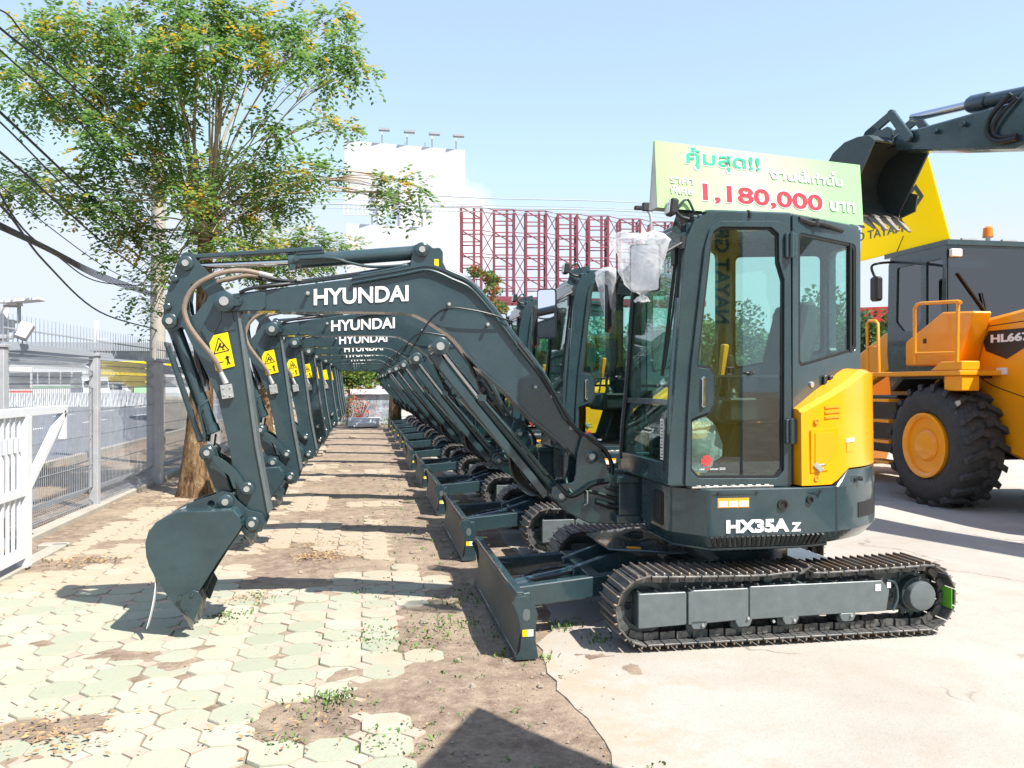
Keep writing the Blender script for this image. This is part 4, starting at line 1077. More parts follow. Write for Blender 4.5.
# white strap left on the first bucket
m = MB(); P = [V(193,508,BY0+.2,BY0), V(175,514,BY0+.16,BY0), V(158,523,BY0+.12,BY0), V(147,540,BY0+.1,BY0), V(147,558,BY0+.06,BY0), V(156,580,BY0+.04,BY0), V(154,605,BY0+.02,BY0), V(149,628,BY0,BY0)]
P = smooth_path(P, 4)
m.loft([[p+Vector((-.006,-.025,.004)), p+Vector((-.006,.025,.004)), p+Vector((-.010,.025,.0)), p+Vector((-.010,-.025,.0))] for p in P])
tag(child(m, 'plastic_strap', 'foil_white', None), 'white plastic strap draped over the back of the nearest bucket', 'strap')
# ================================================================ PRICE BOARD (A-frame on the roof)
bb = empty('price_board', (2.35, 4.66, ZR+.012), 'lime green tent-shaped board with the price 1,180,000 standing on the nearest cab roof', 'sign board')
bx0, by0, bx1, by1 = 1.645, 4.520, 3.12, 4.80
d = Vector((bx1-bx0, by1-by0, 0)); LB = d.length; d.normalize(); nrm = Vector((d.y, -d.x, 0))   # nrm faces the camera
H = .39; lean = .03; B0 = Vector((bx0, by0, ZR+.013))
def bpnt(u, v, off=0.0):   # u along, v up the leaning face
    return B0+d*u+Vector((0,0,1))*v*1.0-nrm*(lean*v/H)+nrm*off
m = MB(); m.loft([[bpnt(0,0,0), bpnt(LB,0,0), bpnt(LB,0,-.008), bpnt(0,0,-.008)], [bpnt(0,H,0), bpnt(LB,H,0), bpnt(LB,H,-.008), bpnt(0,H,-.008)]])
child(m, 'front_panel', 'banner_green', bb)
m = MB(); q = lambda u, v: B0+d*u+Vector((0,0,v))-nrm*(lean+.008+(.05)*(1-v/H))
m.loft([[q(0,0), q(LB,0), q(LB,0)-nrm*.008, q(0,0)-nrm*.008], [q(0,H), q(LB,H), q(LB,H)-nrm*.008, q(0,H)-nrm*.008]])
child(m, 'back_panel', 'banner_side', bb)
m = MB(); m.add([bpnt(.002,0,-.009), bpnt(.002,H,-.009), q(.002,0)], [(0,1,2)]); m.add([bpnt(.006,0,-.009), bpnt(.006,H,-.009), q(.006,0)], [(0,1,2)]); child(m, 'end_panel', 'banner_side', bb)
up = (bpnt(0,1)-bpnt(0,0)).normalized()
def bt(mb, body, px, py, h_px=None, wpx=None, bold=.03, off=.002, depth=.003, size=None, fh=None):
    u = px/225.0; v = py
    p = bpnt(u*LB, v, off)
    if size: put_text(mb, body, size, p, d, up, bold=bold, depth=depth, fit=wpx)
    else: put_text(mb, body, 1, p, d, up, bold=bold, depth=depth, fit=wpx, fith=fh)
# pixel columns measured on the sign (0 = left edge, 225 = right edge)
def sx(zx): return (zx-36)/(985-36)*LB      # from the enlargement
def line(body, zx0, zx1, v0, h, mat, outline=None, bold=.03, raise_=()):
    m = MB(); put_text(m, body, 1, bpnt(sx(zx0), v0, .004), d, up, bold=bold, depth=.002, fit=sx(zx1)-sx(zx0), fith=h)
    o = child(m, 'lettering', mat, bb)
    if outline:
        g = .010
        m = MB(); put_text(m, body, 1, bpnt(sx(zx0)-g, v0-g, .002), d, up, bold=bold+outline, depth=.002, fit=sx(zx1)-sx(zx0)+2*g, fith=h+2*g)
        child(m, 'letter_outline', 'white_letter', bb)
line('คุ้มสุด!!', 165, 492, .250, .125, 'banner_letter_green', .02, .018)
line('งานนี', 535, 712, .235, .066, 'white_letter', None, .018)
line('เท่านัน', 716, 888, .235, .066, 'white_letter', None, .018)
line('้', 694, 708, .303, .020, 'white_letter', None, .015)
line('้', 838, 854, .303, .020, 'white_letter', None, .015)
line('ราคา', 92, 192, .150, .036, 'white_letter', None, .015)
line('พิเศษ', 92, 192, .088, .048, 'white_letter', None, .015)
line('1,180,000', 230, 783, .050, .118, 'banner_letter_red', .028, .026)
line('บาท', 820, 946, .072, .066, 'white_letter', None, .028)
# ================================================================ GROUND
EXPO = 1.4
def mat_dirt():
    t = NT('dirt_soil'); co = t.wpos()
    a = t.noise(1.1, 6, .65, co); b = t.noise(9, 6, .7, co); c = t.noise(70, 4, .7, co)
    col = t.mix(t.ramp(b, [(.35, 0.0), (.65, 1.0)]), (.165,.12,.088), (.34,.265,.195))
    col = t.mix(t.ramp(a, [(.46, 0.0), (.66, .7)]), col, (.385,.305,.22))
    col = t.mix(t.ramp(c, [(.55, 0.0), (.75, .7)]), col, (.10,.07,.045))
    h = t.math('ADD', t.math('MULTIPLY', b, .6), t.math('MULTIPLY', c, .5))
    return t.done(t.bsdf(col, .95, 0, t.bump(h, .8, .03), .15))
def mat_concrete():
    t = NT('yard_concrete'); co = t.wpos()
    a = t.noise(.5, 6, .6, co); b = t.noise(3.2, 8, .75, co); c = t.noise(90, 3, .6, co)
    col = t.mix(t.ramp(a, [(.3, 0.0), (.7, 1.0)]), (.335,.31,.27), (.43,.405,.36))
    st_ = t.ramp(t.noise(.75, 5, .6, co, 1.2), [(.5, 0.0), (.68, .34)]); col = t.mix(st_, col, (.27,.225,.18))
    col = t.mix(t.ramp(b, [(.50, 0.0), (.72, .55)]), col, (.32,.27,.215))
    col = t.mix(t.ramp(c, [(.5, 0.0), (.75, .5)]), col, (.25,.22,.19))
    v = t.n('ShaderNodeTexVoronoi', feature='DISTANCE_TO_EDGE'); v.inputs['Scale'].default_value = .33
    wv = t.n('ShaderNodeVectorMath', operation='ADD'); t.l(co, wv.inputs[0])
    nn = t.n('ShaderNodeTexNoise'); nn.inputs['Scale'].default_value = 1.6; nn.inputs['Detail'].default_value = 7; t.l(co, nn.inputs['Vector'])
    t.l(nn.outputs['Color'], wv.inputs[1]); t.l(wv.outputs[0], v.inputs['Vector'])
    crack = t.ramp(v.outputs['Distance'], [(.0015, 1.0), (.0045, 0.0)])
    col = t.mix(t.math('MULTIPLY', crack, t.ramp(t.noise(.8, 2, .5, co), [(.44, 0.0), (.52, .8)])), col, (.13,.105,.08))
    X = t.sep(co)[0]
    film_ = t.math('ADD', t.math('MULTIPLY', t.math('SUBTRACT', 1.75, X), .55), t.math('MULTIPLY', t.math('ADD', b, -.5), 1.6))
    col = t.mix(t.ramp(film_, [(.12, 0.0), (.62, .85)]), col, (.36,.28,.20))
    return t.done(t.bsdf(col, .88, 0, t.bump(t.math('ADD', c, t.math('MULTIPLY', b, .6)), .35, .008), .2))
def mat_tile(name, c0, c1):
    t = NT(name); co = t.wpos(); g = t.geo()
    y = t.sep(co)
    isl = g.outputs['Random Per Island']
    base = t.mix(isl, c0, c1)
    b = t.noise(5, 6, .7, co); c = t.noise(60, 4, .7, co)
    far = t.math('MULTIPLY', t.math('ADD', y[1], -5.6), .20, True)
    rgt = t.math('MULTIPLY', t.math('ADD', y[0], .45), .55, True)
    lvl = t.math('ADD', t.math('MULTIPLY', far, .60), t.math('MULTIPLY', rgt, .14))
    m = t.math('ADD', t.noise(1.7, 6, .7, co), lvl)
    dirt = t.ramp(m, [(.56, 0.0), (.70, .92)])
    base = t.mix(t.ramp(c, [(.5, 0.0), (.8, .30)]), base, (.22,.2,.15))
    base = t.mix(t.ramp(b, [(.5, 0.0), (.75, .35)]), base, (.38,.33,.24))
    base = t.mix(dirt, base, (.37,.30,.22))
    return t.done(t.bsdf(base, .9, 0, t.bump(t.math('ADD', c, b), .5, .006), .2))
def mat_asphalt():
    t = NT('asphalt'); co = t.wpos()
    col = t.mix(t.noise(.6, 5, .6, co), (.11,.12,.135), (.17,.18,.20))
    return t.done(t.bsdf(col, .85, 0, t.bump(t.noise(60, 3, .6, co), .4, .01), .3))
mat_dirt(); mat_concrete(); mat_asphalt()
mat_tile('tile_green', (.295,.31,.23), (.385,.38,.295)); mat_tile('tile_pink', (.40,.29,.23), (.46,.37,.30))
simple('kerb_concrete', (.33,.30,.25), .85, 0, .12, 5, .3, 60)
simple('road_paint', (.75,.75,.72), .7)
from mathutils import noise as mnoise
# ground sheet: fine under the forecourt, coarse to the horizon
m = MB(); m.add([(-400,-150,-.04),(600,-150,-.04),(600,800,-.04),(-400,800,-.04)], [(0,1,2,3)])
tag(child(m, 'ground', 'dirt_soil', None), kind='structure')
nx, ny = 130, 330; x0, x1, y0, y1 = -4.6, 1.9, 1.2, 17.7; vs_ = []; fs_ = []
def hgt(x, y): return .013*(mnoise.fractal(Vector((x*1.3, y*1.3, 0)), .8, 2, 5))+.004*mnoise.noise(Vector((x*18, y*18, 3)))+.002
for j in range(ny+1):
    for i in range(nx+1):
        x = x0+(x1-x0)*i/nx; y = y0+(y1-y0)*j/ny; e = min(1, (x-x0)/.6, (x1-x)/.6, (y-y0)/.6, (y1-y)/.6)
        vs_.append((x, y, -.002+hgt(x, y)*max(0, e)))
for j in range(ny):
    for i in range(nx): a = j*(nx+1)+i; fs_.append((a, a+1, a+nx+2, a+nx+1))
m = MB(); m.add(vs_, fs_); tag(child(m, 'dirt_patch', 'dirt_soil', None), kind='structure')
# octagon pavers with small pink squares
P = .224; rt = random.Random(5)
green, pink = MB(), MB()
def bare(x, y):
    "where the pavers are missing or buried"
    n = mnoise.fractal(Vector((x*.9+3, y*.9, 1.7)), .8, 2, 4)
    edge = .34+.14*math.sin(y*1.3)+.12*math.sin(y*3.1+1)
    if y < 4.5: edge = .10+.14*(y-3)
    if x > edge+.12*n: return True
    for (px, py, r, q) in BARE:
        c = BAREC[(px, py)]
        if ((x-c.x)/(r*q))**2+((y-c.y)/r)**2 < 1+.5*n: return True
    if y > 6.2 and n > .48-.05*(y-6.2)-(.28 if x > -.9 else 0): return True
    return False
BARE = [(300,722,.25,1.0),(262,560,.25,2.2),(320,558,.24,1.4),(40,730,.11,1.9),(85,563,.25,1.5),(262,606,.10,2.2),(420,700,.3,.8),(270,580,.1,2)]
BAREC = {}
for (px, py, r, q) in BARE: BAREC[(px, py)] = UD(px, py, F*CAMZ/(py-CY))
def bevelled(mb, pts, zt, tilt):
    c = Vector((sum(p[0] for p in pts)/len(pts), sum(p[1] for p in pts)/len(pts)))
    top_ = []; mid = []; bt_ = []
    for p in pts:
        q = Vector(p); z = zt+tilt.x*(q.x-c.x)+tilt.y*(q.y-c.y)
        iq = c+(q-c)*.975; top_.append((iq.x, iq.y, z)); mid.append((q.x, q.y, z-.004)); bt_.append((q.x, q.y, z-.03))
    n = len(pts); vs = top_+mid+bt_
    fs = [tuple(range(n))]+[(i, (i+1) % n, n+(i+1) % n, n+i) for i in range(n)]+[(n+i, n+(i+1) % n, 2*n+(i+1) % n, 2*n+i) for i in range(n)]
    mb.add(vs, fs)
for j in range(int(26/P)):
    for i in range(-13, 5):
        x = (i+.5)*P-.02; y = 1.9+j*P
        if x < -2.62: continue
        if not bare(x, y):
            rr = P*.5*1.0/math.cos(math.pi/8)*.965; rot = rt.uniform(-.02, .02); jx, jy = rt.uniform(-.004, .004), rt.uniform(-.004, .004)
            # octagon with long flats, short corners
            s = P*.5*.972; c = s*.47
            oct_ = [(c,-s),(s,-c),(s,c),(c,s),(-c,s),(-s,c),(-s,-c),(-c,-s)]
            oct_ = fillet([(x+jx+a*math.cos(rot)-b*math.sin(rot), y+jy+a*math.sin(rot)+b*math.cos(rot)) for a, b in oct_], .012, 2)
            bevelled(green, oct_, .010+rt.uniform(-.004, .004), Vector((rt.uniform(-.02, .02), rt.uniform(-.02, .02))))
        x += P/2; y += P/2
        if not bare(x, y) and rt.random() > .12:
            s = P*.5*.47*1.02; a0 = rt.uniform(-.06, .06)
            sq = [(x+s*math.cos(a0+k*math.pi/2), y+s*math.sin(a0+k*math.pi/2)) for k in range(4)]
            bevelled(pink, sq, .007+rt.uniform(-.003, .003), Vector((0, 0)))
tag(child(green, 'paving', 'tile_green', None, ang=50), kind='structure'); tag(child(pink, 'paving_inset', 'tile_pink', None, ang=50), kind='structure')
# concrete yard with a broken edge
edge = []; y = -6.0
while y < 60:
    edge.append((.98+.10*mnoise.noise(Vector((0, y*1.1, 0)))+.05*mnoise.noise(Vector((5, y*5, 0)))+(.25 if y > 6 else 0)*0+(.0 if y < 4.7 else min(.35, (y-4.7)*.3)), y)); y += .12 if y < 12 else 1.5
poly = edge+[(90,60),(90,-6)]
m = MB(); m.plate([poly], -.03, .006, 'z'); tag(child(m, 'concrete_yard', 'yard_concrete', None, ang=20), kind='structure')
# kerb along the fence, pavement outside, road
m = MB(); m.b2((-2.83,2,-.1),(-2.70,8.25,.035)); m.b2((-2.95,8.2,-.1),(-2.70,8.33,.035)); child_k = child(m, 'kerb', 'kerb_concrete', None, .01); tag(child_k, kind='structure')
m = MB(); m.b2((-3.25,8.4,-.1),(-3.10,31,.06)); tag(child(m, 'kerb', 'kerb_concrete', None, .01), kind='structure')
m = MB(); m.b2((-5.6,-10,-.1),(-3.4,90,.004)); tag(child(m, 'pavement', 'dirt_soil', None), kind='structure')
m = MB(); m.b2((-5.75,-10,-.1),(-5.6,90,.10)); tag(child(m, 'kerb', 'kerb_concrete', None), kind='structure')
m = MB(); m.add([(-60,-10,.0),(-5.75,-10,.0),(-5.75,140,.0),(-60,140,.0)], [(0,1,2,3)]); tag(child(m, 'road', 'asphalt', None), kind='structure')
m = MB()
for k in range(20):
    for X in (-11, -14.5): m.add([(X,k*7,.005),(X+.15,k*7,.005),(X+.15,k*7+3,.005),(X,k*7+3,.005)], [(0,1,2,3)])
tag(child(m, 'road_markings', 'road_paint', None), kind='structure')
# stones, leaf litter and weeds
ms, ml, mw = MB(), MB(), MB(); rs = random.Random(9)
def stone(x, y, s):
    n = 6; z = .004; vv = [(x+s*rs.uniform(.6,1)*math.cos(k*1.047), y+s*rs.uniform(.6,1)*math.sin(k*1.047), z) for k in range(n)]
    vt = [(x+(p[0]-x)*.6, y+(p[1]-y)*.6, z+s*rs.uniform(.4,.8)) for p in vv]
    ms.add(vv+vt, [(k, (k+1) % n, n+(k+1) % n, n+k) for k in range(n)]+[tuple(range(n, 2*n))])
def leaf(x, y, s):
    a = rs.uniform(0, 6.28); u = Vector((math.cos(a), math.sin(a), rs.uniform(-.3, .3)))*s; v = Vector((-math.sin(a), math.cos(a), rs.uniform(-.4, .4)))*s*.45; c = Vector((x, y, .018+rs.uniform(0, .012)))
    ml.add([c-u, c-v*.8+Vector((0,0,.004)), c+u, c+v], [(0,1,2,3)])
for k in range(1500):
    y = 2.4+rs.random()**1.6*14; x = rs.gauss(.5, .38) if rs.random() < .75 else rs.uniform(-2.6, 1.6)
    stone(x, y, rs.uniform(.003, .011) if rs.random() < .96 else rs.uniform(.015, .03))
for (px, py, r, n) in ((85,563,.28,170),(320,558,.30,260),(40,735,.25,110),(75,745,.2,60),(300,728,.4,60),(250,600,.25,60),(255,495,.35,140),(160,500,.9,160),(330,545,.4,100)):
    c = UD(px, py, F*CAMZ/(py-CY))
    for k in range(n): leaf(c.x+rs.gauss(0, r*.55), c.y+rs.gauss(0, r*.4), rs.uniform(.008, .022))
for k in range(900): leaf(rs.uniform(-2.6, 1.0), 2.5+rs.random()*18, rs.uniform(.005, .016))
def weed(x, y, h, n, sp):
    for k in range(n):
        a = rs.uniform(0, 6.28); l = h*.62*rs.uniform(.4, 1); lean_ = rs.uniform(.2, 1.1); b = Vector((x+rs.gauss(0, sp), y+rs.gauss(0, sp), .004)); tip = b+Vector((math.cos(a)*l*lean_, math.sin(a)*l*lean_, l)); s = Vector((-math.sin(a), math.cos(a), 0))*rs.uniform(.003, .008); mid = (b+tip)/2+Vector((0,0,l*.2))
        mw.add([b-s*.5, b+s*.5, mid+s, tip, mid-s], [(0,1,2,4),(4,2,3)])
for (px, py, h, n, sp) in ((455,625,.045,150,.16),(470,600,.045,110,.14),(500,655,.05,30,.06),(315,712,.04,60,.12),(285,745,.04,40,.05),(330,700,.05,80,.05),(565,628,.07,50,.05),(230,618,.05,80,.07),(258,600,.04,60,.08),(390,640,.03,120,.15),(545,660,.05,20,.04),(380,745,.03,60,.08),(600,640,.05,40,.05),(240,540,.04,60,.1)):
    c = UD(px, py, F*CAMZ/(py-CY)); weed(c.x, c.y, h, n, sp)
for k in range(260): weed(rs.gauss(.45, .35), rs.uniform(2.8, 14), rs.uniform(.015, .04), rs.randint(3, 9), .015)
tag(child(ms, 'gravel', 'gravel_stone', None, flat=True), 'small loose stones lying on the dirt beside the pavers', kind='stuff')
tag(child(ml, 'leaf_litter', 'litter_leaf', None), 'dry brown fallen leaves on the pavers', kind='stuff')
tag(child(mw, 'weeds', 'weed_green', None), 'small weeds growing on the bare dirt', kind='stuff')
# ================================================================ TREES
def leaf_mat(name, c0, c1, cy, yellow=.1, trans=.45):
    t = NT(name); co = t.co(); g = t.geo()
    isl = g.outputs['Random Per Island']
    a = t.noise(.9, 3, .5, co)
    base = t.mix(isl, c0, c1)
    clump = t.ramp(t.math('ADD', t.noise(2.6, 4, .7, co), t.math('MULTIPLY', isl, .07)), [(.632-yellow, 0.0), (.665-yellow, 1.0)])
    base = t.mix(clump, base, cy)
    d = t.n('ShaderNodeBsdfPrincipled'); t.l(base, d.inputs['Base Color']); d.inputs['Roughness'].default_value = .5; d.inputs['Specular IOR Level'].default_value = .35
    tl = t.n('ShaderNodeBsdfTranslucent'); t.l(t.mix(.5, base, (.35,.5,.05), 'MULTIPLY') if False else base, tl.inputs[0])
    m = t.n('ShaderNodeMixShader'); m.inputs[0].default_value = trans; t.l(d.outputs[0], m.inputs[1]); t.l(tl.outputs[0], m.inputs[2])
    return t.done(m.outputs[0])
leaf_mat('leaf_green', (.09,.21,.055), (.25,.40,.10), (.62,.42,.03), .03, .52)
leaf_mat('leaf_dark', (.035,.085,.03), (.09,.17,.045), (.3,.28,.05), -.05, .3)
leaf_mat('leaf_mixed', (.08,.16,.04), (.17,.24,.06), (.45,.12,.04), .06, .4)
def bark():
    t = NT('bark_ochre'); co = t.co(); mp = t.n('ShaderNodeMapping'); mp.inputs['Scale'].default_value = (1,1,.28); t.l(co, mp.inputs['Vector']); v = mp.outputs[0]
    a = t.noise(9, 7, .75, v, .6); b = t.noise(34, 5, .7, v); h = t.math('ADD', a, t.math('MULTIPLY', b, .5))
    c = t.ramp(h, [(.58, (.05,.03,.02)), (.74, (.19,.115,.06)), (.95, (.40,.28,.16))])
    return t.done(t.bsdf(c, .95, 0, t.bump(h, 1.0, .06), .1))
bark()
simple('bark_stem', (.42,.33,.22), .85, 0, .2, 12, .3, 60)
def leaflets(mb, rng, base, d, L, n, s, droop=.35):
    "one compound leaf: pairs of small leaflets along a drooping stalk"
    d = d.normalized(); side = d.cross(Vector((0,0,1)))
    side = side.normalized() if side.length > .01 else Vector((1,0,0))
    for i in range(n):
        t = (i+1)/n; p = base+d*L*t+Vector((0,0,-droop*L*t*t))
        for sg in (-1, 1):
            o = side*sg; ax = (o*1.0+d*.45+Vector((0,0,rng.uniform(-.55, .1)))).normalized(); w = ax.cross(Vector((rng.uniform(-.5,.5), rng.uniform(-.5,.5), 1))).normalized()
            l = s*rng.uniform(.8, 1.25); q = p+ax*l*.15
            mb.add([q, q+ax*l*.5+w*l*.27, q+ax*l, q+ax*l*.5-w*l*.27], [(0,1,2,3)])
def clump(mb, rng, c, r, k, n, s, L):
    for _ in range(k):
        v = Vector((rng.gauss(0,1), rng.gauss(0,1), rng.gauss(0,1))).normalized()*r*rng.random()**.5
        v.z *= .8; d = (v.normalized()+Vector((rng.uniform(-.5,.5), rng.uniform(-.5,.5), rng.uniform(-.6,.3))))
        leaflets(mb, rng, c+v*.75, d, L*rng.uniform(.7, 1.2), n, s)
def bark_trunk(pts, radii, n=18, seed=0, flare=1.0):
    mb = MB(); P = smooth_path(pts, 8); m = len(P); rings = []
    for i, p in enumerate(P):
        t = i/(m-1)*(len(radii)-1); k = min(int(t), len(radii)-2); r = radii[k]*(1-(t-k))+radii[k+1]*(t-k)
        rings.append([p+Vector((math.cos(a)*r*(1+.13*math.sin(3*a+seed)*(1-i/m)+.10*mnoise.noise(Vector((math.cos(a)*2, math.sin(a)*2, p.z*2+seed)))+.05*mnoise.noise(Vector((math.cos(a)*7, math.sin(a)*7, p.z*5+seed)))), math.sin(a)*r, 0)) for a in [2*math.pi*j/n for j in range(n)]])
    mb.loft(rings); return mb
TREEG = 'street trees along the left fence'
def street_tree(base, hub, clumps, seed, label, dens=1.0, s=.055, upright=10, r0=.24):
    rng = random.Random(seed)
    t = empty('street_tree', tuple(base), label, 'tree', TREEG)
    b = Vector(base); h = Vector(hub); mid = (b+h)/2+Vector((.03, 0, 0))
    child(bark_trunk([b-Vector((0,0,.1)), b+Vector((0,0,.35)), mid, h], [r0*1.2, r0*.88, r0*.5, r0*.36], 20, seed), 'trunk', 'bark_ochre', t, ang=80)
    lm, br = MB(), MB()
    for (c, r) in clumps:
        clump(lm, rng, c, r, int(62*dens*(r/.4)**2)+8, 6, s, .28)
        st = h+Vector((rng.uniform(-.12,.12), rng.uniform(-.12,.12), rng.uniform(-.5,.1))); dv = c-st
        m1 = st+dv*.35+Vector((0,0,.12*dv.length+rng.uniform(-.05,.1))); m2 = st+dv*.7+Vector((rng.uniform(-.1,.1), rng.uniform(-.1,.1), .10*dv.length))
        br.tube([st, m1, m2, c], .014 if dv.length < 2.0 else .009, n=5, k=4, r1=.006)
        for _ in range(3):
            e = c+Vector((rng.gauss(0,.6), rng.gauss(0,.6), rng.gauss(0,.5)))*r; br.tube([m2, (m2+e)/2+Vector((0,0,.05)), e], .008, n=4, k=3, r1=.003)
    for _ in range(upright):
        a = rng.uniform(0, 6.28); l = rng.uniform(1.2, 2.6); st = h+Vector((math.cos(a)*.15, math.sin(a)*.15, -.1))
        br.tube([st, st+Vector((math.cos(a)*.15, math.sin(a)*.15, l*.5)), st+Vector((math.cos(a)*.35+rng.uniform(-.1,.3), math.sin(a)*.35, l))], .030, n=6, k=4, r1=.012)
    for _ in range(14):        # knobbly pollard head
        e = h+Vector((rng.gauss(0,.12), rng.gauss(0,.12), rng.uniform(-.35,.15))); br.lathe(e, (rng.gauss(0,1), rng.gauss(0,1), 1), [(-.08,.03),(-.03,.08),(.05,.075),(.1,.03)], 8)
    child(br, 'branches', 'bark_stem', t, ang=80); child(lm, 'crown', 'leaf_green', t); return t
cl = []; rc = random.Random(21)
for px, py, r in ((28,85,30),(15,62,22),(60,45,33),(95,30,33),(70,88,33),(42,112,22),(130,32,38),(120,75,38),(100,112,32),(165,15,40),(170,58,38),(150,95,33),(205,10,38),(205,52,34),(240,15,38),(243,52,32),(285,25,28),(280,62,26),(332,18,20),(345,45,23),(362,70,17),(335,78,15),(115,137,33),(150,130,33),(183,108,24),(98,152,26),(20,176,22),(45,182,26),(75,190,28),(18,196,18),(100,202,28),(130,190,28),(125,222,26),(150,236,26),(118,240,16),(160,165,28),(190,172,32),(197,202,22),(225,172,32),(255,165,28),(280,176,26),(305,172,22),(330,177,15),(265,197,26),(235,212,26),(290,202,20),(250,236,20),(205,236,24),(285,130,16),(322,118,14),(345,127,11),(262,120,14),(138,292,11),(152,312,9),(375,186,11),(395,182,13),(415,186,12),(402,203,10),(385,200,8),(158,268,17),(182,250,20),(225,240,20),(60,20,26),(30,30,20),(300,50,20),(215,80,20),(180,85,18),(330,60,14)):
    d = 11.4+rc.uniform(-1.1, 1.0); cl.append((UD(px, py, d), .82*r*d/F))
street_tree((-2.22,11.75,0), tuple(UD(205,208,11.6)), cl, 4, 'tall pollarded tree with yellowing leaves rising behind the nearest excavator arm', 1.45, .078, 8)
cl = []
for px, py, r in ((255,250,26),(285,245,26),(310,240,20),(330,245,16),(300,262,20),(270,268,20),(240,262,20),(325,262,12),(345,255,8),(355,246,8)):
    d = 17+rc.uniform(-1.2, 1.2); cl.append((UD(px, py, d), r*d/F))
street_tree((-2.1,18.2,0), tuple(UD(262,262,18)), cl, 8, 'second tree along the fence, its light green crown low behind the raised booms', 1.1, .085, 5, .2)
# further trees behind the row and beyond the yard
def round_tree(name, base, H, r, seed, label, mat='leaf_dark', n=9, per=150, s=.16, group=None, trunk=.16):
    rng = random.Random(seed); b = Vector(base); t = empty(name, tuple(base), label, 'tree', group)
    child(bark_trunk([b-Vector((0,0,.1)), b+Vector((0,0,H*.25)), b+Vector((rng.uniform(-.1,.1)*r,0,H*.6))], [trunk*1.2, trunk, trunk*.5], 10, seed), 'trunk', 'bark_ochre', t, ang=80)
    lm, br = MB(), MB()
    for k in range(n):
        a = rng.uniform(0, 6.28); rr = r*rng.random()**.5*.75; zz = H*rng.uniform(.42, .92); sc = 1-abs(zz/H-.62)*1.1
        c = b+Vector((math.cos(a)*rr*sc, math.sin(a)*rr*sc, zz)); cr = r*rng.uniform(.28, .46)
        br.tube([b+Vector((0,0,H*.35)), (b+c)/2+Vector((0,0,H*.22)), c], trunk*.35, n=5, k=3, r1=trunk*.1)
        for _ in range(per):
            v = Vector((rng.gauss(0,1), rng.gauss(0,1), rng.gauss(0,1))).normalized()*cr*rng.random()**.4; v.z *= .75
            p = c+v; u = Vector((rng.gauss(0,1), rng.gauss(0,1), rng.gauss(0,.6))).normalized()*s*rng.uniform(.6,1.2); w2 = u.cross(Vector((rng.gauss(0,1), rng.gauss(0,1), rng.gauss(0,1)))).normalized()*s*.45
            lm.add([p-u, p+w2, p+u, p-w2], [(0,1,2,3)])
    child(br, 'branches', 'bark_ochre', t, ang=80); child(lm, 'crown', mat, t); return t
# the ornamental tree over the booms, trees at the end of the row
c = UD(487, 300, 36); round_tree('ornamental_tree', (c.x, c.y, 0), 7.0, 1.15, 3, 'slender tree with green and reddish leaves standing behind the booms left of the red lattice', 'leaf_mixed', 14, 190, .10, trunk=.10)
c = UD(397, 430, 27.3); round_tree('roadside_tree', (c.x, c.y+1.2, 0), 4.2, 1.5, 5, 'small tree with bare grey trunk at the right end of the painted wall', 'leaf_green', 8, 120, .12, trunk=.2)
HG = 'trees beyond the far side of the yard'
rb_ = random.Random(31); first = None; protos = []
names = ['broad dark green','low bushy','tall loose','pale green','dense rounded','wide spreading']
spots = [(350,48),(368,46),(330,50),(310,52),(385,46),(420,50),(450,52),(520,50),(545,46),(580,50),(610,46),(640,50),(662,46),(690,42),(716,40),(740,44),(765,40),(792,44),(820,40),(845,44),(872,36),(900,44),(930,46),(960,44),(1000,44),(1045,42)]
where = {0:'over the end of the painted wall'}
for i, (px, d) in enumerate(spots):
    c = UD(px, 400, d); k = i % 4
    if i < 4:
        o = round_tree('background_tree', (c.x, c.y, 0), (4.4,3.9,4.8,4.2)[i], 2.3, 40+i, '', 'leaf_green' if i % 2 else 'leaf_dark', 13, 230, .15, HG); protos.append(o)
    else:
        o = copy_tree(protos[k]); o.location = (c.x, c.y, 0); o.rotation_euler.z = rb_.uniform(0, 6.28)
    sc = rb_.uniform(.85, 1.18); o.scale = (sc, sc, sc*rb_.uniform(.9, 1.1))
    o['label'] = '%s tree in the far hedge line, number %d' % (names[i % 6], i)   # replaced below
side_ = lambda px: ('left of the painted wall' if px < 352 else 'behind the painted wall' if px < 400 else 'behind the far booms' if px < 470 else 'behind the middle cabs' if px < 600 else 'behind the nearest cab front' if px < 690 else 'seen through the nearest cab door' if px < 790 else 'seen through the rear side window' if px < 860 else 'between nearest cab and loader' if px < 890 else 'hidden behind the wheel loader')
seen = {}
for o in [x for x in scene.objects if x.name.startswith('background_tree')]:
    v = o.location; a = math.atan2(v.x, v.y)-YAW; px = CX+F*math.tan(a); s_ = side_(px); seen.setdefault(s_, []).append((px, o))
for s_, l in seen.items():
    l.sort(key=lambda q: q[0]); n = len(l); od = ['leftmost','second','third','fourth','fifth','sixth','seventh','eighth']
    for i, (px, o) in enumerate(l):
        w_ = '' if n == 1 else (('leftmost' if i == 0 else 'rightmost' if i == n-1 else od[i]+' from left')+' of the ')
        o['label'] = (w_+'green hedge line tree%s ' % ('' if n == 1 else 's')+s_).strip()
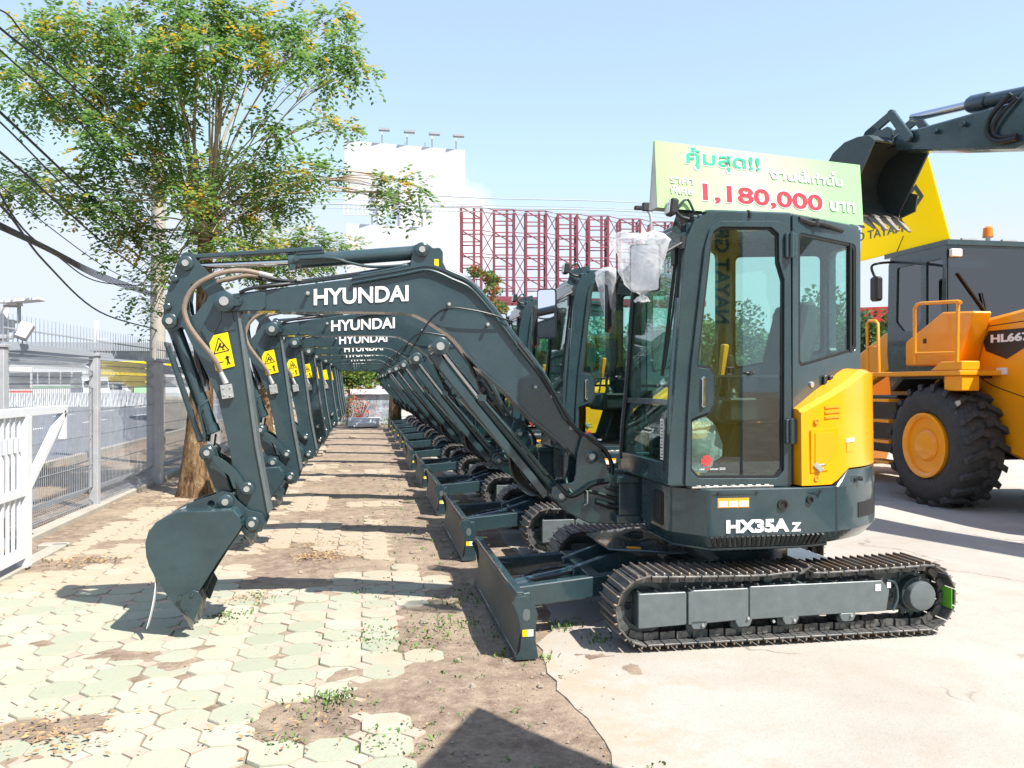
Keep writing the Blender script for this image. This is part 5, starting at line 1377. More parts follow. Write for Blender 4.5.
# low shrubs
def shrub(name, c, r, h, seed, label, mat='leaf_green', s=.05, n=500, group=None, cat='shrub'):
    rng = random.Random(seed); c = Vector(c); m = MB()
    for _ in range(n):
        v = Vector((rng.gauss(0,.45)*r, rng.gauss(0,.45)*r, abs(rng.gauss(.45,.3))*h)); u = Vector((rng.gauss(0,1), rng.gauss(0,1), rng.gauss(.3,.6))).normalized()*s*rng.uniform(.6,1.2); w2 = u.cross(Vector((rng.gauss(0,1), rng.gauss(0,1), rng.gauss(0,1)))).normalized()*s*.4
        p = c+v; m.add([p-u, p+w2, p+u, p-w2], [(0,1,2,3)])
    st = MB()
    for _ in range(7): e = c+Vector((rng.gauss(0,.3)*r, rng.gauss(0,.3)*r, h*.7)); st.tube([c, (c+e)/2, e], .012, n=4, k=2)
    t = empty(name, tuple(c), label, cat, group); child(st, 'stems', 'bark_ochre', t); child(m, 'foliage', mat, t); return t
# ================================================================ LEFT: FENCE, GATE, POLES, WIRES
def fpt(s):  # fence line: x at distance y
    return -3.27+(s-9)*.035
def post(y, w, h, name, label):
    x = fpt(y); t = empty(name, (x, y, 0), label, 'fence post', 'posts of the wire fence')
    m = MB(); m.b2((x-w/2, y-w/2, -.1),(x+w/2, y+w/2, h)); child(m, 'shaft', 'galvanised', t, .006)
    m = MB(); m.b2((x-w*.62, y-w*.62, h),(x+w*.62, y+w*.62, h+.03)); child(m, 'cap', 'galvanised', t, .004); return t
post(10.72, .105, 1.84, 'fence_post', 'slim white fence post between the gate and the wide post')
post(13.25, .20, 1.84, 'fence_post', 'wide white fence post shaded by the tree, nearest the trunk')
post(15.9, .105, 1.84, 'fence_post', 'slim fence post hidden behind the nearest excavator arm')
post(8.30, .105, 1.84, 'fence_post', 'slim fence post behind the tail of the white gate')
def fence_panel(ya, yb, label, n=None):
    t = empty('wire_fence', (fpt(ya), ya, 0), label, 'fence', 'welded wire fence panels'); n = n or int((yb-ya)/.052); m = MB()
    prof = [(0,.06),(0,.10),(-.12,.19),(0,.28),(0,.9),(0,1.46),(-.12,1.54),(0,1.62),(.0,1.66),(-.12,1.74),(0,1.80)]
    for i in range(n+1):
        y = ya+(yb-ya)*i/n; x = fpt(y)
        for (a, b) in zip(prof, prof[1:]): m.beam((x+a[0], y, a[1]), (x+b[0], y, b[1]), .006, .006, up=(1,0,0))
    for z, dx in ((.10,0),(.19,-.12),(.28,0),(.55,0),(.9,0),(1.2,0),(1.46,0),(1.54,-.12),(1.62,0),(1.74,-.12),(1.80,0)):
        m.beam((fpt(ya)+dx, ya, z), (fpt(yb)+dx, yb, z), .008, .008)
    child(m, 'wire_mesh', 'fence_wire', t)
    m = MB(); m.beam((fpt(ya), ya, 1.865), (fpt(yb), yb, 1.865), .03, .06); m.beam((fpt(ya), ya, 2.03), (fpt(yb), yb, 2.03), .012, .014); child(m, 'top_rail', 'far_grey', t)
    m = MB()
    for i in range(int((yb-ya)/.10)+1):
        y = ya+i*.10; x = fpt(y); m.beam((x, y, 1.86), (x, y, 2.17), .010, .010, up=(1,0,0), w1=.004, h1=.004)
    child(m, 'spikes', 'fence_wire', t); return t
fence_panel(8.36, 10.66, 'welded wire fence panel directly behind the white gate')
fence_panel(10.78, 13.14, 'welded wire fence panel between the slim post and the wide post')
fence_panel(13.36, 15.84, 'welded wire fence panel behind the tree trunk')
fence_panel(15.96, 20.9, 'far welded wire fence panel beyond the tree, mostly hidden')
fence_panel(5.2, 8.24, 'near welded wire fence panel at the left picture edge')
# sliding gate
g = empty('sliding_gate', (-2.72, 7.3, 0), 'white steel sliding gate with vertical pickets at the left edge', 'gate'); gx = -2.72
m = MB(); m.b2((gx-.03,3.6,1.24),(gx+.03,8.22,1.31)); m.b2((gx-.03,3.6,.60),(gx+.03,7.3,.66)); m.b2((gx-.03,3.6,.10),(gx+.03,7.3,.18))
m.b2((gx-.04,7.26,.02),(gx+.04,7.36,1.24)); m.b2((gx-.04,5.4,.02),(gx+.04,5.5,1.24)); m.b2((gx-.04,3.6,.02),(gx+.04,3.7,1.24))
m.beam((gx,8.18,1.25),(gx,7.36,.66),.06,.06); m.b2((gx-.03,8.14,1.0),(gx+.03,8.20,1.24)); child(m, 'gate_frame', 'white_metal', g, .004)
m = MB()
for i in range(34):
    y = 3.76+i*.104
    if abs(y-5.45) < .06 or y > 7.24: continue
    m.b2((gx-.012, y-.012, .18),(gx+.012, y+.012, .60)); m.b2((gx-.012, y-.012, .66),(gx+.012, y+.012, 1.24))
    m.box((gx+.02, y, 1.02), (.02,.04,.12))
child(m, 'pickets', 'white_metal', g, .003)
# utility pole and leaning stay
p = UD(157, 470, 15.6); q = UD(163, 0, 15.2)
t = empty('utility_pole', (p.x, p.y, 0), 'pale concrete utility pole standing outside the fence behind the tree', 'pole')
m = MB(); m.cyl((p.x, p.y, -.1), (p.x+.03, p.y, 5.9), .15, .12, n=16); child(m, 'shaft', 'concrete_pole', t)
m = MB(); m.b2((p.x-.6, p.y-.20, 5.2),(p.x+.6, p.y-.13, 5.3)); m.b2((p.x-.12, p.y-.18, 3.9),(p.x+.12, p.y-.12, 4.2)); child(m, 'cross_arm', 'galvanised', t)
def wire(pix, r, label, name='overhead_cable', mat='wire_black', cat='cable', group='overhead cables at the upper left'):
    pts = [UD(a, b, d) for a, b, d in pix]; m = MB(); m.tube(pts, r, n=5, k=8)
    return tag(child(m, name, mat, None), label, cat, group)
wire([(-60,-30,6),(0,28,7),(60,75,8.6),(110,122,10.4),(200,205,15.4)], .012, 'overhead cable crossing highest through the tree crown from the upper left')
wire([(-60,-10,6),(0,50,7.2),(95,140,10),(160,230,15.4)], .009, 'thin overhead cable just below the highest one')
wire([(-60,60,6),(0,112,7.2),(90,197,10.5),(160,262,15.4)], .014, 'thick overhead cable entering the left edge beside the upper leaves')
wire([(-60,78,6),(0,122,7.2),(90,212,10.5),(160,275,15.4)], .009, 'thin overhead cable running under the thick middle one')
wire([(-60,110,6),(0,152,7.2),(60,205,9),(110,248,11.5),(160,284,15.4)], .012, 'thickest overhead cable, sleeved in grey, ending at the pole')
wire([(-60,178,6),(0,205,7),(45,262,9),(100,312,12),(157,330,15.5)], .012, 'slack overhead cable dipping lowest towards the fence')
wire([(-60,40,6),(8,208,7),(60,258,9.5),(100,282,12),(157,286,15.5)], .009, 'slack thin cable sagging beside the bundle of cables')
wire([(-60,8,7),(0,10,7.2),(30,40,7.6),(80,75,9),(150,120,11),(260,160,20)], .008, 'thin cable in the very top left corner of the sky')
wire([(-60,150,6),(0,185,7.4),(30,212,8.5),(110,270,12),(158,290,15.5)], .006, 'hair thin cable parallel above the cable bundle')
m = MB(); rw = random.Random(2)
for i in range(6):
    o = i*1.6-4; m.tube([UD(-60, 198+o, 6), UD(0, 226+o*.8, 7), UD(50, 250+o*.6, 9), UD(100, 276+o*.8, 12), UD(157, 296+o*.5, 15.5)], .007, n=5, k=8)
tag(child(m, 'cable_bundle', 'wire_black', None), 'sagging bundle of black communication cables above the fence', 'cable')
GR = 'power lines crossing behind the billboards'
for i, (a, b, c, r) in enumerate(((190,199,206,.03),(199,206,213,.02),(204,209,215,.035),(208,213,219,.02))):
    wire([(120,a-6,40),(330,a,46),(480,b-1,50),(660,c-2,56),(900,c+18,66)], r, ('highest','second highest','third','lowest')[i]+' power line crossing the sky behind the price board', group=GR, name='power_line', mat='far_grey')
# lamp heads at the left edge
c = UD(4, 312, 9.2); t = empty('street_lamp', (c.x, c.y, 0), 'white lamp post with a flat white head at the left edge', 'lamp')
m = MB(); m.cyl((c.x, c.y, 0), (c.x, c.y, c.z+.05), .05); child(m, 'pole', 'white_metal', t)
e = UD(24, 301, 9.0); m = MB(); M = Matrix.Rotation(.3, 3, 'Y'); m.box(e, (.36,.20,.03), Matrix.Rotation(-.12, 3, 'Y')); m.box(UD(2,302,9.0), (.36,.2,.03), Matrix.Rotation(.12, 3, 'Y')); child(m, 'lamp_head', 'white_metal', t, .006)
a1 = UD(19, 306, 9.1); m = MB(); m.beam(a1, UD(19,322,9.1), .03, .03, up=(1,0,0)); m.beam(UD(4,322,9.1), UD(24,322,9.1), .03,.03); m.beam(UD(4,306,9.1), UD(19,306,9.1), .03,.03); m.box(UD(11.5,326,9.1), (.05,.05,.14)); child(m, 'bracket', 'galvanised', t)
c = UD(24, 331, 8.0); t = empty('floodlight', tuple(c), 'small tilted floodlight on the left gate bracket', 'lamp')
M = Matrix.Rotation(.35, 3, 'Y') @ Matrix.Rotation(-.5, 3, 'X'); m = MB(); m.box(c, (.12,.07,.17), M); m.beam(c+Vector((-.35,0,-.12)), c+Vector((-.02,.02,-.02)), .03, .03); m.beam(c+Vector((-.6,0,-.06)), c+Vector((-.1,.0,-.06)), .08, .04); m.b2((c.x-.62,c.y-.03,0),(c.x-.55,c.y+.03,c.z)); child(m, 'housing', 'galvanised', t, .005)
m = MB(); m.box(c+M @ Vector((0,-.037,.01)), (.10,.006,.13), M); child(m, 'lamp_glass', 'foil_white', t)
# ---- far road side: flyover, barriers, vehicles
a, b = UD(-260, 350, 88), UD(345, 352, 96)
t = empty('flyover', (a.x, a.y, 0), 'long grey elevated road deck behind the traffic', 'bridge')
m = MB(); m.beam((a.x, a.y, 4.1), (b.x, b.y, 4.1), 8, 2.6); child(m, 'deck', 'far_grey', t, .1)
m = MB(); m.beam((a.x, a.y-4.2, 5.55), (b.x, b.y-4.2, 5.55), .3, .9); child(m, 'parapet', 'far_grey', t)
for i in range(8): q = a.lerp(b, (i+.5)/8); m = MB(); m.b2((q.x-.8, q.y-1, 0),(q.x+.8, q.y+1, 2.85)); child(m, 'pier', 'far_grey', t, .05)
BG = 'concrete road barriers'
a, b = UD(-12, 404, 56), UD(158, 404, 56); nb = 11
for i in range(nb):
    q = a.lerp(b, (i+.5)/nb); m = MB(); L = (b-a).length/nb*.93; dx = (b-a).normalized()
    pr = [(-.3,0),(.3,0),(.3,.15),(.1,.45),(.08,.95),(-.08,.95),(-.1,.45),(-.3,.15)]; nn = Vector((-dx.y, dx.x, 0))
    m.loft([[q-Vector((0,0,q.z))+dx*s*L/2+nn*u+Vector((0,0,z)) for u, z in pr] for s in (-1, 1)])
    m_ = child(m, 'road_barrier', 'far_white', None); tag(m_, '%s white concrete road barrier in front of the traffic' % (['leftmost','second','third','fourth','fifth','sixth','seventh','eighth','ninth','tenth','rightmost'][i]), 'barrier', BG)
    k = MB()
    for s in (-.32, -.05, .22): k.add([(q-Vector((0,0,q.z))+dx*(L*(s+o))-nn*0+Vector((0,0,z))-nn*(.31 if z < .2 else .105)) for o, z in ((0,.16),(.10,.16),(.17,.9),(.07,.9))], [(0,1,2,3)])
    child(k, 'stripe', 'far_grey', m_)
def vehicle(name, label, cat, c, L, W, H, ang, body, parts, kind='van'):
    t = empty(name, (c.x, c.y, 0), label, cat); M = Matrix.Rotation(ang, 3, 'Z'); o = Vector((c.x, c.y, 0))
    def T(mm): mm.v = [tuple(o+M @ Vector(v)) for v in mm.v]; return mm
    prof = {'van': [(-.5,.12),(.5,.12),(.5,.42),(.44,.55),(.34,.97),(.28,1),(-.48,1),(-.5,.95)], 'bus': [(-.5,.1),(.5,.1),(.5,.92),(.47,1),(-.48,1),(-.5,.95)], 'pickup': [(-.5,.25),(.5,.25),(.5,.52),(.26,.60),(.14,.98),(-.12,1),(-.17,.62),(-.5,.58)], 'truck': [(.26,.15),(.5,.15),(.5,.5),(.46,.80),(.28,.82),(.26,.5)]}[kind]
    m = MB(); m.plate([fillet([(x*L, z*H) for x, z in prof], .06*H)], -W/2, W/2); child(T(m), 'body', body, t, .03)
    for fn in parts: fn(t, T, L, W, H)
    for x in (-.32, .32):
        for y in (-1, 1): m = MB(); m.cyl((x*L, y*W/2-y*.22, .32*min(1,H/2)), (x*L, y*W/2+y*.02, .32*min(1,H/2)), .36*min(1,max(.8,H/2.4)), n=14); child(T(m), 'wheel', 'tyre_rubber', t)
    return t
def wins(x0, x1, n, z0, z1, side=True):
    def f(t, T, L, W, H):
        for i in range(n):
            a = x0+(x1-x0)*(i+.06)/n; b = x0+(x1-x0)*(i+.94)/n; m = MB()
            m.b2((a*L, -W/2-.02, z0*H),(b*L, W/2+.02, z1*H)); child(T(m), 'side_window', 'bus_glass', t)
    return f
def wscreen(x, z0, z1):
    def f(t, T, L, W, H): m = MB(); m.b2((x*L-.1, -W*.44, z0*H),(x*L+.03, W*.44, z1*H)); child(T(m), 'windscreen', 'bus_glass', t)
    return f
def stripe(z0, z1, mat, x0=-.5, x1=.5):
    def f(t, T, L, W, H): m = MB(); m.b2((x0*L-.02, -W/2-.015, z0*H),(x1*L+.02, W/2+.015, z1*H)); child(T(m), 'stripe', mat, t)
    return f
def cargo(x0, x1, z0, z1, mat):
    def f(t, T, L, W, H): m = MB(); m.b2((x0*L, -W/2, z0*H),(x1*L, W/2, z1*H)); child(T(m), 'cargo_box', mat, t, .05)
    return f
c = UD(14, 404, 60); vehicle('bus', 'white bus with a red band facing the camera at the left edge', 'bus', c, 8, 2.3, 2.7, R(-70), 'far_white', [wscreen(.5,.45,.85), wins(-.45,.42,6,.5,.82), stripe(.28,.40,'bus_red')], 'bus')
c = UD(46, 404, 70); vehicle('bus', 'white bus seen from the side with a row of dark windows', 'bus', c, 6.4, 2.3, 3.1, R(-170), 'far_white', [wins(-.46,.46,7,.5,.82), stripe(.40,.44,'van_green')], 'bus')
c = UD(90, 402, 66); vehicle('delivery_van', 'white van left of the slim fence post', 'van', c, 4.4, 1.9, 2.1, R(-60), 'far_white', [wscreen(.42,.55,.85), wins(-.3,.3,2,.55,.85)])
c = UD(112, 400, 70); vehicle('pickup_truck', 'white pickup truck in front of the yellow lorry', 'pickup', c, 4.8, 1.8, 1.7, R(5), 'far_white', [wins(-.10,.2,2,.64,.9)], 'pickup')
c = UD(128, 398, 84); vehicle('lorry', 'yellow box lorry behind the white cars', 'lorry', c, 9, 2.6, 3.9, R(175), 'sticker_orange', [cargo(-.5,.24,.3,.98,'sticker_yellow')], 'truck')
c = UD(84, 398, 84); vehicle('crane_lorry', 'orange lorry with a grey covered load behind the van', 'lorry', c, 8, 2.6, 3.2, R(175), 'sticker_orange', [cargo(-.5,.2,.3,.8,'sticker_orange'), cargo(-.4,.1,.82,1.0,'far_grey')], 'truck')
c = UD(144, 402, 62); vehicle('taxi_pickup', 'small green and yellow taxi near the wide post', 'taxi', c, 2.6, 1.5, 1.35, R(-70), 'van_green', [stripe(.55,.98,'sticker_yellow',-.3,.2), wscreen(.3,.6,.9)])
c = UD(171, 418, 37); vehicle('box_truck', 'white box truck glimpsed behind the nearest excavator arm', 'truck', c, 5, 1.9, 2.3, R(-75), 'far_white', [wscreen(.46,.45,.75), cargo(-.5,.2,.3,1.0,'far_white')], 'truck')
# concrete block and outside clutter
c = UD(177, 425, 27); m = MB(); m.b2((c.x-.6,c.y-.4,0),(c.x+.6,c.y+.4,1.1)); tag(child(m, 'concrete_block', 'kerb_concrete', None, .08), 'beige concrete block beyond the fence beside the tree trunk', 'block')
# distant mast
c = UD(97, 400, 120); m = MB(); m.beam((c.x,c.y,0),(c.x,c.y,c.z+11.5),.5,.5,up=(1,0,0)); m.beam((c.x-1.5,c.y,c.z+8.8),(c.x+1.5,c.y,c.z+8.8),.3,.3); tag(child(m, 'radio_mast', 'far_white', None), 'distant thin white mast above the fence spikes', 'mast')
# ================================================================ END OF THE ROW
YW = 31.6
t = empty('painted_wall', (.3, YW, 0), 'low grey painted wall with a white top at the end of the row', 'wall')
def mural():
    t_ = NT('mural'); n = t_.noise(2.2, 6, .7); v = t_.noise(5.0, 3, .6, dist=2)
    c_ = t_.mix(t_.ramp(n, [(.38, 0.0), (.6, 1.0)]), (.12,.15,.18), (.42,.47,.52)); c_ = t_.mix(t_.ramp(v, [(.60, 0.0), (.68, .8)]), c_, (.7,.72,.74)); return t_.done(t_.bsdf(c_, .7))
mural()
m = MB(); m.b2((-.9,YW,0),(1.05,YW+.2,1.12)); child(m, 'wall_face', 'mural', t, .01)
m = MB(); m.b2((-.55,YW-.12,1.13),(1.0,YW+.35,1.32)); child(m, 'wall_cap', 'far_white', t, .01)
m = MB(); m.b2((-.6,YW-1.4,0),(.55,YW-.75,.30)); m.b2((-.4,YW-1.9,0),(.35,YW-1.402,.14)); tag(child(m, 'stone_step', 'far_white', None, .01), 'white step block in front of the painted wall', 'step')
shrub('flower_bush', (-.25, YW-.5, 0), .7, 1.2, 3, 'red and orange flowering bush in front of the painted wall', 'flower_red', .05, 420, cat='bush')
shrub('green_bush', (-.6, YW-.2, 0), .6, 1.5, 4, 'green bush left of the flowers by the painted wall', 'leaf_green', .05, 400, cat='bush')
shrub('grass_tuft', (.95, YW-1.0, 0), .5, .3, 5, 'yellow green tuft at the foot of the grey trunk', 'leaf_green', .04, 300, cat='plant')
shrub('fence_bush', UD(262,450,19.5)*1.0-Vector((0,0,UD(262,450,19.5).z)), .8, .5, 6, 'low bright green plant behind the second excavator bucket', 'leaf_green', .05, 400, cat='plant')
# ================================================================ BILLBOARDS
def quadpanel(mb, pts, th=.4):
    a = [Vector(p) for p in pts]; n = (a[1]-a[0]).cross(a[3]-a[0]).normalized()*th; mb.loft([a, [p+n for p in a]])
def billboard(label, corners, d0, d1, lamps, poles, truss):
    t = empty('billboard', (UD(corners[0][0], 400, d0).x, UD(corners[0][0], 400, d0).y, 0), label, 'billboard', 'blank white billboards')
    (xa, ya0, ya1), (xb, yb0, yb1) = corners
    P = [UD(xa, ya1, d0), UD(xb, yb1, d1), UD(xb, yb0, d1), UD(xa, ya0, d0)]
    m = MB(); quadpanel(m, P, .3); child(m, 'panel', 'far_white', t)
    m = MB(); L = P[1]-P[0]; Hh = P[3]-P[0]; n = L.cross(Hh).normalized()
    for k in range(1, 6): m.beam(P[0]+L*k/6-n*.02, P[0]+L*k/6+Hh-n*.02, .06, .05, up=tuple(n))
    for k in range(1, 9): m.beam(P[0]+Hh*k/9-n*.02, P[0]+Hh*k/9+L-n*.02, .04, .03, up=tuple(n))
    child(m, 'panel_joints', 'joint_grey', t)
    for px, py in lamps:
        u = (px-xa)/(xb-xa); base = P[3].lerp(P[2], u); m = MB(); hd = base+Vector((0,0,1.2))-n*1.6*0; m.beam(base, hd, .12, .12, up=(1,0,0)); l_ = child(m, 'lamp_arm', 'far_white', t); m = MB(); m.box(hd+Vector((.2,-.6,.1)), (1.1,.6,.22)); child(m, 'floodlight', 'far_grey', l_)
    m = MB()
    for px, r in poles: u = (px-xa)/(xb-xa); q = P[0].lerp(P[1], u)+n*.9; m.cyl((q.x, q.y, 0), (q.x, q.y, q.z+2), r, n=14)
    child(m, 'pole', 'far_white', t)
    if truss:
        m = MB(); k = 26
        for i in range(k):
            a = P[0].lerp(P[1], i/k)+n*.6; b = P[0].lerp(P[1], (i+1)/k)+n*.6; dz = Vector((0,0,-truss))
            m.beam(a, a+dz, .1, .1, up=(1,0,0)); m.beam(a, b, .12, .12); m.beam(a+dz, b+dz, .12, .12); m.beam(a, b+dz, .07, .07); m.beam(a+dz, b, .07, .07)
        child(m, 'catwalk', 'far_white', t)
    return t
billboard('tall blank white billboard with floodlights along its top edge', ((345,141,205),(465,151,207)), 84, 84, [(357,0),(382,0),(407,0),(432,0),(456,0)], [(403,.45),(380,.2)], 1.1)
billboard('lower blank white billboard just above the excavator cylinder', ((347,224,300),(445,229,300)), 70, 70, [(372,0),(422,0)], [(380,.4),(420,.4)], 0)
# red lattice
t = empty('steel_lattice', (UD(550, 400, 66).x, UD(550, 400, 66).y, 0), 'empty red steel lattice frame of a long billboard without panels', 'billboard')
cols_ = [(461,481,207),(494,514,210),(526,546,211),(558,577,214),(589,608,216),(620,640,219),(652,672,222),(684,704,225)]
def dep(px): return 60+(px-461)*.055
m = MB(); rr_ = .10; zb = 300
def rp_(px, py, back=0): v = UD(px, py, dep(px)); return v+Vector((.15, .98, 0))*back
towers = []
for xa, xb, yt in cols_:
    tw = MB(); pz = [yt+(zb-yt)*k/8 for k in range(9)]
    for px in (xa, xb, (xa+xb)/2+3):
        for bk_ in ((0, 1.6) if px in (xa, xb) else (0,)): tw.beam(rp_(px, yt, bk_), rp_(px, zb, bk_), .17, .17, up=(1,0,0))
    for k, y in enumerate(pz):
        for bk_ in (0, 1.6): tw.beam(rp_(xa, y, bk_), rp_(xb, y, bk_), .08, .08)
        for px in (xa, xb): tw.beam(rp_(px, y, 0), rp_(px, y, 1.6), .06, .06)
        if k < 8:
            tw.beam(rp_(xa, y, 1.6), rp_(xa, pz[k+1], 0), .05, .05); tw.beam(rp_(xb, y, 0), rp_(xb, pz[k+1], 1.6), .05, .05)
            if k % 2 == 0: tw.beam(rp_(xa, y), rp_(xb, pz[k+1]), .07, .07)
    towers.append(tw)
for (a, b), m in zip(zip(cols_, cols_[1:]), towers):
    for k in range(0, 9, 2):
        y0_ = a[2]+(zb-a[2])*k/8; y1_ = b[2]+(zb-b[2])*k/8; m.beam(rp_(a[1], y0_), rp_(b[0], y1_), .05, .05); m.beam(rp_(a[1], y0_, 1.6), rp_(b[0], y1_, 1.6), .04, .04)
        if k < 8:
            y2_ = b[2]+(zb-b[2])*(k+2)/8; y3_ = a[2]+(zb-a[2])*(k+2)/8
            m.beam(rp_(a[1], y0_), rp_(b[0], y2_), .05, .05); m.beam(rp_(a[1], y3_), rp_(b[0], y1_), .05, .05)
for tw in towers: child(tw, 'lattice_tower', 'red_steel', t)
m = MB(); m.beam(rp_(461,299), rp_(704,304), .5, .5); m.beam(rp_(461,299,1.6), rp_(704,304,1.6), .5, .5)
for px in (486, 550, 615, 680): q = rp_(px, 300, .8); m.cyl((q.x,q.y,0),(q.x,q.y,q.z+.2),.4,n=12)
child(m, 'base_beam', 'red_steel', t)
# double street lamp behind the price board
q = UD(651, 300, 50); t = empty('street_lamp', (q.x, q.y, 0), 'tall street lamp with curved arm just left of the price board', 'lamp')
m = MB(); m.tube([(q.x,q.y,0),(q.x,q.y,9),UD(651,222,50),UD(648,211,50),UD(641,207.5,50)], .08, n=6); child(m, 'pole', 'galvanised', t)
m = MB(); m.box(UD(640,208,50), (.7,.3,.25)); m.box(UD(648,207,49), (.7,.3,.5)); child(m, 'lamp_head', 'wire_black', t, .05)
# far building with red roof between cab and loader
q = UD(874, 300, 46); t = empty('roadside_building', (q.x, q.y, 0), 'long white building with a red awning beyond the yard', 'building')
dx = Vector((math.cos(YAW+.4), -math.sin(YAW+.4), 0)); dy = Vector((dx.y, -dx.x, 0))*-1
def brk(u0, u1, v0, v1, z0, z1):
    mm = MB(); pts = [q+dx*u+dy*v for u, v in ((u0,v0),(u1,v0),(u1,v1),(u0,v1))]; mm.loft([[Vector((p.x,p.y,z0)) for p in pts], [Vector((p.x,p.y,z1)) for p in pts]]); return mm
child(brk(-.5,20,8,12,0,5.2), 'wall', 'far_white', t); child(brk(-.8,20,7,12.4,5.2,6.4), 'roof', 'bus_red', t)
for k in range(9): child(brk(.5+k*2,1.6+k*2,7.9,8.02,1.2,4.0), 'window', 'bus_glass', t)
# ================================================================ WHEEL LOADER
XC = 8.25
lo = empty('wheel_loader', (XC, 10.2, 0), 'large orange yellow wheel loader parked right of the nearest excavator', 'wheel loader')
def wheel(x, y, sd, label=None):
    "tyre + rim; sd=-1 outer side faces -x"
    m = MB(); w = .58; R_ = .75; c = Vector((x, y, R_)); ax = Vector((1,0,0))
    m.lathe(c-ax*w/2, (1,0,0), [(.2,.385),(.04,.39),(.0,.46),(.0,.60),(.04,.70),(.10,.725),(w-.10,.725),(w-.04,.70),(w,.60),(w,.46),(w-.04,.39),(w-.2,.385)], 40, caps=False)
    ty = child(m, 'tyre', 'tyre_rubber', lo, ang=50)
    m = MB(); N = 20
    for i in range(N):
        for s in (-1, 1):
            a0 = 2*math.pi*(i+(.5 if s > 0 else 0))/N; pts = []
            prof = [(0,.03),(.16,.0),(.30,.11)]; wid = .105
            for (u, da) in prof:
                rad = .785 if u < .2 else .765
                for k2 in (0, 1): th = a0+(da*1.2)+wid*k2/1.0; pts.append((u, th, rad))
            def pt(u, th, r): return c+Vector((s*u*w*.98, math.cos(th)*r, math.sin(th)*r))
            for k3 in range(2):
                (u0, t0, r0), (_, t0b, _), (u1, t1, r1), (_, t1b, _) = pts[k3*2], pts[k3*2+1], pts[k3*2+2], pts[k3*2+3]
                uu1 = u1 if k3 == 0 else .5/1.0*.98
                vs = [pt(u0,t0,.70),pt(u0,t0b,.70),pt(uu1,t1b,.68),pt(uu1,t1,.68),pt(u0,t0,r0),pt(u0,t0b,r0),pt(uu1,t1b,r1-.01),pt(uu1,t1,r1-.01)]
                m.add(vs, [(0,1,2,3),(7,6,5,4),(0,4,5,1),(1,5,6,2),(2,6,7,3),(3,7,4,0)])
    child(m, 'tread', 'tyre_rubber', ty, .006)
    m = MB(); o = c+ax*sd*w/2
    m.lathe(o, (sd,0,0), [(-.04,.40),(.012,.40),(.015,.375),(-.01,.34),(-.09,.315),(-.11,.25),(-.10,.21),(-.03,.20),(.0,.17),(.01,.13),(.012,.001)], 36)
    ri = child(m, 'rim', 'loader_yellow', ty, ang=30)
    m = MB()
    for i in range(12): a = i*math.pi/6; p_ = o+Vector((sd*-.105, math.cos(a)*.285, math.sin(a)*.285)); m.cyl(p_, p_+Vector((sd*.03,0,0)), .014, n=6)
    child(m, 'wheel_nuts', 'loader_yellow', ri)
for y in (9.2, 12.5):
    for x, sd in ((7.09,-1),(9.41,1)): wheel(x, y, sd)
# hood
def LY(px, py, X=7.38): return UX(px, py, X)
h0 = LY(941,332); h1 = LY(972,322); h2 = LY(1024,308)
hood = [h0, h1, h2, (6.5,h2[1]+.04), (6.1,h2[1]-.15), (6.0,1.35), (6.5,1.05), LY(1024,462), LY(985,444), LY(956,425), (h0[0],1.05)]
m = MB(); m.plate([fillet(hood, .06)], 7.38, 9.12, 'x'); hd = child(m, 'hood', 'loader_yellow', lo, .04)
m = MB(); pl = fillet([LY(984,342),LY(989,331),LY(1028,327.5),(7.3,LY(1024,328)[1]+.03),(7.2,LY(1024,350)[1]),LY(1024,348),LY(1007,359),LY(986,351)], .03); m.plate([pl], 7.372, 7.379, 'x'); bp_ = child(m, 'model_panel', 'black_plastic', hd, .002)
m = MB(); a = LY(991.5,343); put_text(m, 'HL667', 1, (7.370, a[0], a[1]), (0,-1,0), (0,0,1), bold=.04, depth=.004, fit=.60, fith=.10); child(m, 'model_lettering', 'white_letter', bp_)
m = MB(); pth = [LY(983,327),LY(978,335),LY(972,350),LY(978,372),LY(990,384),LY(1024,397)]; m.tube([(7.381,a[0],a[1]) for a in pth], .007, n=5); m.tube([(7.381,)+LY(983,327), (7.381,)+LY(1024,321)], .006, n=5); child(m, 'panel_gap', 'rubber_seal', hd)
m = MB()
for i in range(6): z = 1.25+i*.07; m.b2((7.374, 6.6, z),(7.384, 7.6, z+.025))
child(m, 'cooling_slots', 'rubber_seal', hd)
m = MB(); m.cyl((7.9,8.55,h2[1]-.1),(7.9,8.55,h2[1]+.36),.13,n=20); child(m, 'exhaust', 'black_plastic', hd, .01)
# side sheet and platform behind the cab
m = MB(); sp_ = [UX(905,342,7.1), UX(942,312,7.1), UX(973,311,7.1), UX(958,366,7.1), UX(905,366,7.1)]; m.plate([sp_], 7.10, 7.37, 'x'); child(m, 'side_cowl', 'loader_yellow', lo, .02)
m = MB(); y0_, z0_ = UX(866,374,6.85); y1_, _ = UX(962,366,6.85); m.b2((6.82,y1_,z0_-.04),(7.45,y0_,z0_+.02)); m.plate([[(y1_,z0_+.021),(y1_+.55,z0_+.021),(y1_+.35,z0_+.13),(y1_,z0_+.13)]], 6.84, 7.09, 'x'); m.b2((6.86,y1_+.02,z0_-.22),(7.1,y1_+.32,z0_-.041)); pf = child(m, 'platform', 'loader_yellow', lo, .01)
def rail(pix, X, r=.022): mm = MB(); mm.tube([(X,)+UX(a,b,X) for a,b in pix], r, smooth=False, n=8); child(mm, 'handrail', 'loader_yellow', pf, ang=60)
rail([(915,364),(914.5,309),(917,304.5),(921,303.5),(958,301.5),(961,302.5)], 6.85); rail([(958,302),(957,364)], 6.85); rail([(915,353.5),(957,352.5)], 6.85, .016)
